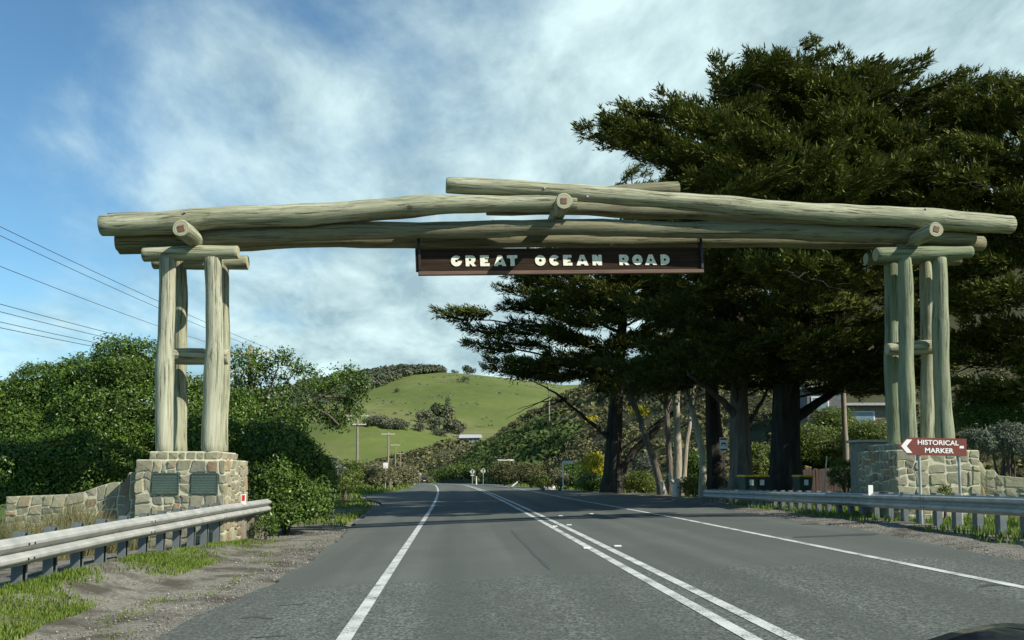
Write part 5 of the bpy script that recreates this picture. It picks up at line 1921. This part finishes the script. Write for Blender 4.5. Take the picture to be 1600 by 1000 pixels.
def open_tree():
    """loose branching tree right of the plaque tower"""
    rg = random.Random(31); rng = np.random.default_rng(31)
    Y = 27.0
    b0 = at(405, 760, Y); g = float(terrain(b0.x, Y)); root = empty("open_tree", (b0.x, Y, g)); off = Vector(root.location)
    tag(root, "loose leafy tree reaching out branches towards the green hill", "tree")
    br = MB(); P = []
    def A(px, py, dy=0): return at(px, py, Y + dy) - off
    base = Vector((0, 0, -.3))
    limbs = [([A(400, 690), A(395, 620), A(392, 575), A(388, 550)], .11), ([A(410, 690), A(425, 640, .4), A(445, 600, .6), A(470, 572, .8)], .08), ([A(412, 700), A(450, 650, -.3), A(500, 620, -.5), A(545, 598, -.6)], .09),
             ([A(480, 630, -.4), A(515, 650, -.7), A(530, 665, -.9)], .05), ([A(405, 660), A(420, 610, -.5), A(435, 575, -.8)], .06), ([A(380, 700), A(372, 640, .5), A(368, 580, .6)], .07), ([A(500, 620, -.5), A(540, 620, 0), A(566, 632, .2)], .04), ([A(455, 650, .3), A(470, 690, .2), A(460, 720, 0)], .05), ([A(425, 640, .4), A(400, 655, -.5), A(420, 680, -.9)], .05)]
    for pts, r in limbs:
        ch = [base] + pts if r > .055 else pts
        for i in range(len(ch) - 1):
            limb(br, ch[i], ch[i + 1], r * (1 - .22 * i), r * (1 - .22 * (i + 1)), rg, 7, 5, 0, .12)
    clumps = [(385, 558, 30, 20, 60), (400, 575, 30, 25, 70), (440, 560, 22, 16, 50), (465, 575, 18, 12, 34), (488, 585, 20, 10, 34), (432, 590, 18, 14, 26), (375, 600, 30, 36, 110), (400, 620, 36, 30, 120), (425, 650, 34, 36, 120), (440, 690, 40, 36, 150),
              (540, 590, 26, 20, 70), (562, 605, 14, 22, 50), (555, 640, 16, 12, 34), (520, 600, 24, 18, 46), (500, 610, 20, 14, 30), (515, 650, 26, 16, 60), (530, 660, 22, 12, 40), (490, 640, 24, 14, 44), (540, 625, 24, 18, 50), (470, 650, 28, 18, 60), (480, 600, 16, 8, 16), (410, 700, 40, 40, 160), (455, 725, 34, 30, 110), (450, 615, 24, 16, 36)]
    for (px, py, rx, rz, n) in clumps:
        n = int(n * 1.1)
        c = np.array(A(px, py, rg.uniform(-.7, .7))); k = Y / 1400
        v = unit(rng.normal(0, 1, (n, 3))) * rng.uniform(.35, 1, (n, 1)) * np.array([rx * k, rx * k * .9, rz * k])
        P.append(c + v)
        near = Vector(c)
        for q in v[:max(3, n // 8)]:
            limb(br, near, Vector(c + q), .014, .004, rg, 4, 4, 0, .2)
    br.build("trunk", M['twig'], root)
    P = np.concatenate(P)
    N = unit(rng.normal(0, .5, P.shape) + np.array([.3, -.3, .8]))
    quad_obj("crown", leaf_quads(P, N, .105 * rng.uniform(.7, 1.3, len(P)), 9, rng, .45, .8, .9), 'shrub_leaf', root)


open_tree()

# roadside shrubs further on, left
GL = "bushes along the far left verge"
bush("silver_shrub", "small silvery-blue shrub behind the short far rail", [L6(520, 738, 46, 14, 22, .5)], 420, .12, 'shrub_leaf_grey', 311, group=GL, K=6)
bush("verge_shrub", "green shrub on the verge right of the silvery one", [L6(545, 745, 48, 22, 24, .8), L6(530, 760, 46, 22, 18, .7)], 1100, .12, 'shrub_leaf_yellow', 312, group=GL, K=6)
bush("verge_shrub", "dark green shrub hiding the start of the short far rail", [L6(505, 752, 40, 20, 28, .8)], 800, .11, 'shrub_leaf', 313, group=GL, K=6)
for i, (px, py, Y, rx, rz, lab) in enumerate(((560, 738, 70, 34, 16, "cream-flowered bush just right of the green verge shrub"), (592, 742, 76, 26, 17, "cream-flowered bush around the white square sign post"), (622, 744, 86, 30, 15, "cream-flowered bush right of the stout timber post"), (640, 747, 100, 16, 12, "last cream-flowered bush nearest the far dark car"))):
    bush("flowering_bush", lab, [L6(px, py, Y, rx, rz, 1.4), L6(px - rx * .4, py + 6, Y - 1, rx * .7, rz * .8, 1.0)], 1500, .16, 'shrub_leaf_cream', 320 + i, group="cream-flowered bushes along the far left verge", K=5)
# right verge
GR = "shrubs at the foot of the scrub slope"
for i, (px, py, Y, rx, rz, mat, nm, lab) in enumerate((
        (785, 738, 92, 22, 18, 'scrub_leaf', "verge_shrub", "rounded olive bush behind the leaning guide post"),
        (825, 742, 80, 26, 18, 'scrub_leaf', "verge_shrub", "shadowy bush right of the rounded olive bush"),
        (845, 754, 66, 16, 8, 'shrub_leaf_yellow', "verge_shrub", "low tussocky bush on the grass left of the street sign"),
        (872, 748, 66, 14, 12, 'shrub_leaf_cream', "verge_shrub", "pale-flowered bush immediately left of the street sign post"),
        (895, 745, 70, 24, 22, 'shrub_leaf', "verge_shrub", "green bush immediately right of the street sign post"),
        (928, 732, 64, 18, 24, 'gorse', "gorse_bush", "bright yellow gorse bush touching the far cypress trunk"),
        (925, 756, 60, 24, 16, 'shrub_leaf', "verge_shrub", "dark low bush at the foot of the far cypress"),
        (1000, 755, 56, 24, 18, 'shrub_leaf_yellow', "verge_shrub", "sunlit green bush right of the far cypress fork"),
        (1008, 727, 60, 20, 18, 'shrub_leaf_grey', "verge_shrub", "grey-green bush behind the far cypress fork"),
        (1080, 762, 46, 20, 18, 'shrub_leaf_yellow', "verge_shrub", "leafy bush right of the sun-patch stump"),
        (1088, 728, 58, 22, 24, 'shrub_leaf', "verge_shrub", "green bush seen between the slim pale trunks"),
        (1320, 745, 33, 24, 26, 'shrub_leaf', "verge_shrub", "dark round bush against the marker plinth side"),
        (1265, 700, 52, 56, 40, 'shrub_leaf_yellow', "garden_bush", "bright bush between the thick trunk and the dark pole"),
        (1300, 665, 57, 40, 30, 'shrub_leaf_yellow', "garden_bush", "yellow-green bush below the hillside house, beside the pole"),
        (1355, 682, 50, 44, 26, 'shrub_leaf_yellow', "garden_bush", "bright bush below the blue window above the hut"),
        (1180, 725, 52, 26, 34, 'shrub_leaf_yellow', "garden_bush", "bush seen between the grey trunk and the thickest trunk"),
        (1575, 690, 25, 34, 30, 'shrub_leaf_grey', "silver_shrub", "silvery shrub above the stepping stone wall"),
        (1525, 688, 25, 18, 16, 'shrub_leaf_grey', "silver_shrub", "small silvery shrub right behind the marker sign"),
        (1545, 650, 30, 60, 40, 'shrub_leaf', "verge_shrub", "dark bush in the shade right of the marker posts"))):
    k = Y / 1400
    n = int(500 + rx * rz * 1.5)
    bush(nm, lab, [L6(px, py, Y, rx, rz, max(.6, rx * k * .9)), L6(px + rx * .35, py + rz * .35, Y - .3, rx * .7, rz * .7, max(.5, rx * k * .6))], n, max(.075, .0021 * Y), mat, 340 + i, group=GR, K=6)


# ------------------------------------------------------------------ hillside scrub (stuff) and far woods
def scatter_tufts(name, mat, P, R, n_leaf, rng, leaf_k=.28, parent=None, label=None, flat=.75):
    """many rough low mounds of leaves at P (n,3) with radius R (n,)"""
    N = len(P)
    v = unit(rng.normal(0, 1, (N, n_leaf, 3))); v[..., 2] = np.abs(v[..., 2]) * 1.0
    lump = rng.uniform(.65, 1.1, (N, n_leaf, 1))
    pos = P[:, None, :] + v * lump * R[:, None, None] * np.array([1, 1, flat])
    nrm = unit(v + rng.normal(0, .35, v.shape))
    t = unit(np.cross(nrm, rng.normal(0, 1, v.shape))); s = np.cross(nrm, t)
    L = (R[:, None, None] * leaf_k * rng.uniform(.6, 1.4, (N, n_leaf, 1)))
    a = pos - t * L; b_ = pos + s * L * .8; c = pos + t * L; d = pos - s * L * .8
    V = np.stack([a, b_, c, d], 2).reshape(-1, 3)
    o = quad_obj(name, V, mat, parent)
    tag(o, label, "scrub" if parent is None else None, kind="stuff")
    return o


def hill_scrub():
    rng = np.random.default_rng(61)
    # spur beside the road
    def pts(n, y0, y1, d_lo, d_hi):
        Y = rng.uniform(y0, y1, n); d0 = np.interp(Y, [-50, 30, 60, 80, 130, 400], [30, 26, 15.0, 10.0, 8.6, 7.5])
        X = np.maximum(bend(Y), -26) + d0 + d_lo + (d_hi - d_lo) * rng.uniform(0, 1, n) ** 1.3
        pxs = 712 + 1400 * X / Y
        keep = ~((pxs > 1270) & (pxs < 1420) & (Y < 75))
        X, Y = X[keep], Y[keep]
        return np.stack([X, Y, terrain(X, Y) - .1], -1)
    P = np.concatenate([pts(900, 55, 130, .6, 40), pts(420, 20, 60, -.5, 26)])
    scatter_tufts("scrub_slope", 'scrub_leaf', P, rng.uniform(.7, 1.6, len(P)), 95, rng, .115, label="brown-green heath scrub covering the near spur slope")
    P = pts(1700, 130, 262, .4, 60)
    scatter_tufts("scrub_slope", 'scrub_leaf', P, rng.uniform(1.0, 2.3, len(P)), 60, rng, .17, label="brown-green heath scrub covering the farther spur slope")
    P = np.concatenate([pts(260, 100, 200, .2, 7), pts(260, 150, 255, .2, 14)])
    scatter_tufts("green_scrub", 'scrub_leaf_green', P, rng.uniform(1.2, 2.8, len(P)), 90, rng, .15, label="dark green scrub lining the foot of the spur above the bend", flat=1.1)
    # ridge band
    n = 1900
    X = rng.uniform(-150, 130, n); Y = rng.uniform(275, 385, n)
    P = np.stack([X, Y, terrain(X, Y) - .3], -1)
    scatter_tufts("scrub_ridge", 'scrub_leaf', P, rng.uniform(1.3, 3.0, n), 40, rng, .20, label="low scrub ridge between the road and the green pasture")
    n = 420
    X = rng.uniform(-140, -4, n); Y = rng.uniform(235, 300, n)
    P = np.stack([X, Y, terrain(X, Y) - .5], -1)
    scatter_tufts("scrub_flat", 'scrub_leaf_green', P, rng.uniform(1.3, 2.4, n), 50, rng, .18, label="dark scrub flat behind the cream-flowered bushes")


hill_scrub()
for i, u in enumerate((.08, .3, .52, .74, .95)):
    q = ca.lerp(cb, u)
    bush("creeper_clump", ("green creeper clump hanging on the far bend wall, %s" % ("leftmost end", "second from its lit end", "at its middle", "second from the diamond signs", "nearest the diamond signs")[i]), [(q.x + .8, q.y + .5, q.z + 1.9, 3.2, 2.0, 1.1 + .3 * (i % 2)), (q.x + .2, q.y - .2, q.z + 1.0, 2.0, .9, 1.0)], 420, .34, 'scrub_leaf_green' if i % 2 else 'shrub_leaf_yellow', 800 + i, group="creeper clumps on the far bend wall", K=4, stems=2)
# gorse dots on the slope, each a thing
rgz = random.Random(12)
for i, (px, py, Y, r, lab) in enumerate(((850, 663, 150, 9, "yellow gorse clump on the slope crest below the lone thin pole"), (809, 689, 128, 6, "yellow gorse clump above the driveway rail"), (887, 653, 140, 8, "yellow gorse clump at the slope top left of the far cypress trunk"),
                                         (822, 682, 130, 5, "small dull gorse clump right of the one above the driveway"), (925, 660, 120, 6, "gorse clump showing just left of the far cypress trunk"), (1000, 645, 100, 12, "yellow gorse clump framed by the far cypress fork"))):
    c = at(px, py, Y)
    # slide along the line of sight until it sits on the slope
    d = (c - Vector((0, 0, CAM_H)))
    best = min((abs(float(terrain(d.x * t, d.y * t)) + .5 - (CAM_H + d.z * t)), t) for t in np.linspace(.5, 1.9, 300))[1]
    q = Vector((0, 0, CAM_H)) + d * best
    k = q.y / 1400
    bush("gorse_bush", lab, [(q.x, q.y, q.z, r * k, r * k, r * k * .7)], 420, .0026 * q.y, 'gorse', 400 + i, group="yellow gorse clumps on the spur", K=4, stems=2)


def far_trees():
    rng = np.random.default_rng(71)
    # wood on the hill crest: one mass
    n = 1500
    X = rng.uniform(-230, -12, n); t = rng.uniform(0, 1, n)
    lowest = np.interp(X, [-230, -150, -95, -65, -40, -12], [455, 480, 560, 640, 700, 745])
    Y = lowest + (800 - lowest) * t
    P = np.stack([X, Y, terrain(X, Y) + 1.5], -1)
    scatter_tufts("hill_wood", 'far_leaf', P, rng.uniform(3.0, 5.0, n), 44, rng, .22, label="grey-green wood covering the crest of the far hill", flat=1.0)


far_trees()


def pasture_tufts():
    rng = np.random.default_rng(72)
    c = np.stack([rng.uniform(-110, 110, 70), rng.uniform(430, 745, 70)], -1)
    X = np.repeat(c[:, 0], 9) + rng.normal(0, 7, 630); Y = np.repeat(c[:, 1], 9) + rng.normal(0, 2.5, 630)
    P = np.stack([X, Y, terrain(X, Y) - .25], -1)
    scatter_tufts("pasture_tussocks", 'far_leaf_grey', P, rng.uniform(.5, 1.3, len(P)), 14, rng, .5, label="grey tussock patches dotted over the green pasture", flat=.5)


pasture_tufts()


def far_tree(label, px, py, Y, rx, rz, mat, seed, group, n=140):
    """single far tree or clump crown with a trunk"""
    c = at(px, py, Y); k = Y / 1400
    rng = np.random.default_rng(seed); rg = random.Random(seed)
    g = float(terrain(c.x, Y)); root = empty("far_tree", (c.x, Y, g)); off = np.array(root.location)
    tag(root, label, "tree", group)
    ax, az = rx * k * .86, rz * k * .86
    zc_ = max(c.z - g, az * .7)
    m = 9
    cs = np.array([0, 0, zc_]) + unit(rng.normal(0, 1, (m, 3))) * np.array([ax, ax * .8, az]) * .62
    V = []
    for q in cs:
        v = unit(rng.normal(0, 1, (n // m + 8, 3)))
        pos = q + v * np.array([ax, ax, az]) * .48 * rng.uniform(.8, 1.1, (len(v), 1))
        V.append(leaf_quads(pos, unit(v + np.array([0, 0, .3])), np.full(len(pos), min(ax, az) * .26), 3, rng, .7, .5, .3))
    quad_obj("crown", np.concatenate(V), mat, root)
    mb = MB(); limb(mb, (0, 0, -.5), (0, 0, zc_ + az * .3), .05 * zc_ + .1, .04, rg, 6, 5, 0, .1)
    for q in cs[:5]: limb(mb, (0, 0, zc_ * .5), q, .1, .03, rg, 4, 4)
    mb.build("trunk", M['twig'], root)


def on_slope(px, py):
    """distance at which the line of sight meets the far hill"""
    c = at(px, py, 100) - Vector((0, 0, CAM_H))
    ts = np.linspace(3.9, 7.6, 800)
    for t in ts:
        if float(terrain(c.x * t, 100 * t)) > CAM_H + c.z * t: return 100 * t
    return 755.0


FT = "clumps of trees on the green pasture"
clump = [(578, 658, 14, 9, "leftmost of the grey trees in the pasture hollow"), (592, 656, 14, 11, "second grey tree in the pasture hollow from the crossarm pole"), (606, 660, 14, 11, "middle grey tree of the pasture hollow row"), (620, 662, 13, 10, "fourth grey tree in the pasture hollow row"), (632, 665, 10, 8, "last grey tree at the right end of the hollow row"),
         (664, 650, 16, 12, "dark round tree at the upper left of the pasture clump"), (682, 640, 12, 12, "top tree of the pasture clump"), (700, 642, 12, 12, "tall tree right of the top of the pasture clump"), (655, 666, 14, 9, "low tree at the lower left of the pasture clump"), (680, 662, 16, 13, "middle tree of the pasture clump"), (705, 660, 16, 16, "large brown-grey tree at the right of the pasture clump"), (718, 668, 12, 12, "lowest tree at the right foot of the pasture clump"), (690, 674, 18, 8, "lowest scrubby tree in front of the pasture clump"), (700, 628, 6, 8, "small lone tree just above the pasture clump")]
for i, (px, py, rx, rz, lab) in enumerate(clump):
    Yd = on_slope(px, py + rz * .9)
    far_tree(lab, px, py, Yd, rx, rz, 'far_leaf_grey' if i % 3 else 'far_leaf', 500 + i, FT, 260)
for i, (px, py, rx, rz, lab) in enumerate(((728, 582, 11, 9, "ragged tree standing on the crest against the sky"), (738, 578, 7, 6, "taller top tree on the crest beside the ragged one"), (672, 576, 12, 7, "crest tree at the right end of the wood"), (690, 580, 10, 5, "low crest tree between the wood and ragged tree"), (710, 584, 7, 4, "tiny crest bush left of the ragged tree"), (725, 592, 14, 5, "low bush row just below the crest"), (620, 609, 5, 4, "tiny lone bush below the wood on the pasture"))):
    far_tree(lab, px, py, 750 if py < 590 else on_slope(px, py + rz), rx, rz, 'far_leaf', 540 + i, "trees on the hill crest", 200)

# a few dark cattle on the pasture
for i, (px, py, lab) in enumerate(((617, 648, "uppermost dark cow grazing the pasture left of the trees"), (636, 650, "dark cow grazing nearest the pasture clump"), (612, 630, "lone dark cow higher on the pasture"), (642, 648, "dark cow right beside the other near the clump"))):
    Yd = on_slope(px, py); c = at(px, py, Yd); g = float(terrain(c.x, Yd))
    r = empty("cow", (c.x, Yd, g), i * .7); tag(r, lab, "cow", "dark cattle on the pasture")
    b = MB()
    b.tube([(-1.05, 0, 1.0), (-.8, 0, 1.08), (-.2, 0, 1.05), (.5, 0, 1.1), (.8, 0, 1.12), (1.1, 0, .95), (1.35, 0, .6), (1.5, 0, .35)], [.12, .33, .38, .37, .30, .17, .15, .09], 10)
    for x, y in ((-.75, .2), (-.75, -.2), (.6, .2), (.6, -.2)): b.tube([(x, y, .95), (x + .04, y, .45), (x, y, 0)], [.15, .08, .06], 6)
    b.build("body", M['cow_hide'], r)


# ------------------------------------------------------------------ grass, stones on the verges
def blades(name, label, X, Y, h, mat, seed, lean=.35, w=.012, clump=1):
    rng = np.random.default_rng(seed)
    n = len(X)
    Z = terrain(X, Y) - .03
    a = rng.uniform(0, 2 * np.pi, n); L = h * rng.uniform(.5, 1.2, n)
    bx, by = np.cos(a) * w, np.sin(a) * w
    d = rng.uniform(0, 2 * np.pi, n); k = rng.uniform(0, lean, n) * L
    P = np.stack([X, Y, Z], -1)
    s = np.stack([bx, by, np.zeros(n)], -1)
    m = P + np.stack([np.cos(d) * k * .35, np.sin(d) * k * .35, L * .6], -1)
    t = P + np.stack([np.cos(d) * k, np.sin(d) * k, L], -1)
    V = np.stack([P - s, P + s, t + s * .05, m - s * .8], 1).reshape(-1, 3)
    V = np.stack([P - s, P + s, m + s * .7, m - s * .7, m - s * .7, m + s * .7, t, t - s * .05], 1).reshape(-1, 3)
    o = quad_obj(name, V, mat); tag(o, label, "grass", kind="stuff")


def patchy(n, x0, x1, y0, y1, rng, thr=.0, sc=.9):
    X = rng.uniform(x0, x1, n); Y = rng.uniform(y0, y1, n)
    f = np.array([mnoise.noise(Vector((x * sc, y * sc * .6, 4.2))) for x, y in zip(X, Y)])
    k = f + rng.normal(0, .16, n) > thr + .06
    return X[k], Y[k]


rg_ = np.random.default_rng(91)
X, Y = patchy(52000, -4.75, -3.85, 5.5, 20, rg_, -.10, .9)
blades("grass", "patchy green grass along the foot of the sunlit guard rail", X, Y, .07, 'grass_blade', 1, w=.008)
X, Y = patchy(7000, -4.2, -2.9, 5.5, 20, rg_, .22, 1.6)
blades("grass", "sparse short grass tufts scattered on the left gravel shoulder", X, Y, .05, 'grass_blade', 11, w=.007)
X, Y = patchy(12000, -8.5, -2.9, 21, 50, rg_, -.1, .4)
k = X < edge_l(Y) - .2
blades("grass", "green verge grass beyond the bush on the left", X[k], Y[k], .13, 'grass_blade', 2, w=.02)
X, Y = patchy(16000, 8.0, 12.5, 10, 34, rg_, .0)
k = X > edge_r(Y) + .9
blades("grass", "grass under and behind the shaded guard rail", X[k], Y[k], .14, 'grass_blade', 3, w=.014)
X, Y = patchy(9000, -10, 4, 50, 110, rg_, -.3, .2)
k = (X < edge_l(Y) - .3) & (X > edge_l(Y) - 6)
blades("grass", "lit green grass on the far left verge", X[k], Y[k], .25, 'grass_blade', 4, w=.05)
X, Y = patchy(6000, 4, 14, 55, 100, rg_, -.4, .2)
k = (X > edge_r(Y) + .2) & (X < edge_r(Y) + 2.2)
blades("grass", "lit green grass around the street sign", X[k], Y[k], .22, 'grass_blade', 5, w=.05)
# tall dry tussocks behind the rail
for i, (px, Yt, h, sp, n, lab) in enumerate(((110, 16.8, 1.0, .55, 900, "tall dry tussock in front of the low stone wall middle"), (60, 16.0, .8, .6, 700, "dry tussock left of the tallest one before the wall"), (10, 15.2, .8, .5, 600, "dry tussock at the picture edge behind the rail"), (165, 17.3, .65, .5, 420, "thin dry tussock near the shadowed wall corner"), (215, 17.6, .45, .35, 160, "wispy dry tussock below the plaques"))):
    rr = np.random.default_rng(600 + i)
    c = at(px, 800, Yt)
    g = float(terrain(c.x, Yt)); root = empty("dry_tussock", (c.x, Yt, g)); tag(root, lab, "tussock", "dry tussocks before the low stone wall")
    base = np.stack([rr.normal(0, sp * .35, n), rr.normal(0, sp * .3, n), np.full(n, -.05)], -1)
    a = rr.uniform(0, 2 * np.pi, n); k = np.abs(rr.normal(0, .45, n)); L = h * rr.uniform(.5, 1.15, n)
    dirv = np.stack([np.cos(a) * k + .15, np.sin(a) * k, np.ones(n)], -1); dirv = unit(dirv)
    mid = base + dirv * L[:, None] * .6
    tip = base + unit(dirv + np.stack([np.cos(a) * .6 * k, np.sin(a) * .6 * k, -.25 * k], -1)) * L[:, None]
    s = np.stack([np.full(n, .006), np.zeros(n), np.zeros(n)], -1)
    V = np.stack([base - s, base + s, mid + s * .8, mid - s * .8, mid - s * .8, mid + s * .8, tip + s * .2, tip - s * .2], 1).reshape(-1, 3)
    quad_obj("leaf_blades", V, 'grass_dry', root)


def pebbles(name, label, X, Y, seed, smin=.005, smax=.018):
    rng = np.random.default_rng(seed); n = len(X)
    Z = terrain(X, Y) - .012
    base = np.array([[1, 0, 0], [-.5, .87, 0], [-.5, -.87, 0], [0, 0, .8], [.2, .1, -.6]])
    F = np.array([[0, 1, 3], [1, 2, 3], [2, 0, 3], [1, 0, 4], [2, 1, 4], [0, 2, 4]])
    s = smin + (smax - smin) * rng.uniform(0, 1, n) ** 3
    a = rng.uniform(0, 6.28, n); ca, sa = np.cos(a), np.sin(a)
    b_ = base[None] * s[:, None, None] * rng.uniform(.6, 1.4, (n, 1, 3))
    V = np.stack([b_[..., 0] * ca[:, None] - b_[..., 1] * sa[:, None] + X[:, None], b_[..., 0] * sa[:, None] + b_[..., 1] * ca[:, None] + Y[:, None], b_[..., 2] + Z[:, None]], -1)
    FF = (F[None] + (np.arange(n) * 5)[:, None, None]).reshape(-1, 3)
    o = np_mesh(name, V.reshape(-1, 3), FF, M['pebble']); tag(o, label, "gravel", kind="stuff")


Y = rg_.uniform(5.5, 24, 9000); X = edge_l(Y) - np.abs(rg_.normal(0, .9, len(Y)))
pebbles("gravel", "loose gravel on the left road shoulder", X, Y, 1)
Y = rg_.uniform(9, 26, 5000); X = edge_r(Y) + np.abs(rg_.normal(0, .6, len(Y)))
pebbles("gravel", "loose gravel on the right road shoulder", X, Y, 2)
# low weeds at the end of the left rail and at the marker sign
bush("low_weed", "bright leafy weed at the foot of the sunlit rail end", [(-4.25, 20.6, .12, .25, .2, .28)], 260, .07, 'shrub_leaf', 701, K=4, stems=2)
bush("low_weed", "small weed growing between the marker sign posts", [L6(1476, 768, 18.4, 8, 10, .12)], 120, .05, 'shrub_leaf_yellow', 702, K=4, stems=1)
# pale boulder on the verge
c = at(856, 755, 68); bm = bmesh.new(); bmesh.ops.create_icosphere(bm, subdivisions=2, radius=.55)
for v in bm.verts:
    v.co = Vector((v.co.x * 1.15, v.co.y * .8, v.co.z * .75)) * (1 + .22 * mnoise.noise(v.co * 2.3))
me = bpy.data.meshes.new("boulder"); bm.to_mesh(me); bm.free()
o = link_mesh("boulder", me, M['pale_rock']); o.location = (c.x, 68, float(terrain(c.x, 68)) + .15); tag(o, "pale boulder on the grass near the low tussocky bush", "boulder")
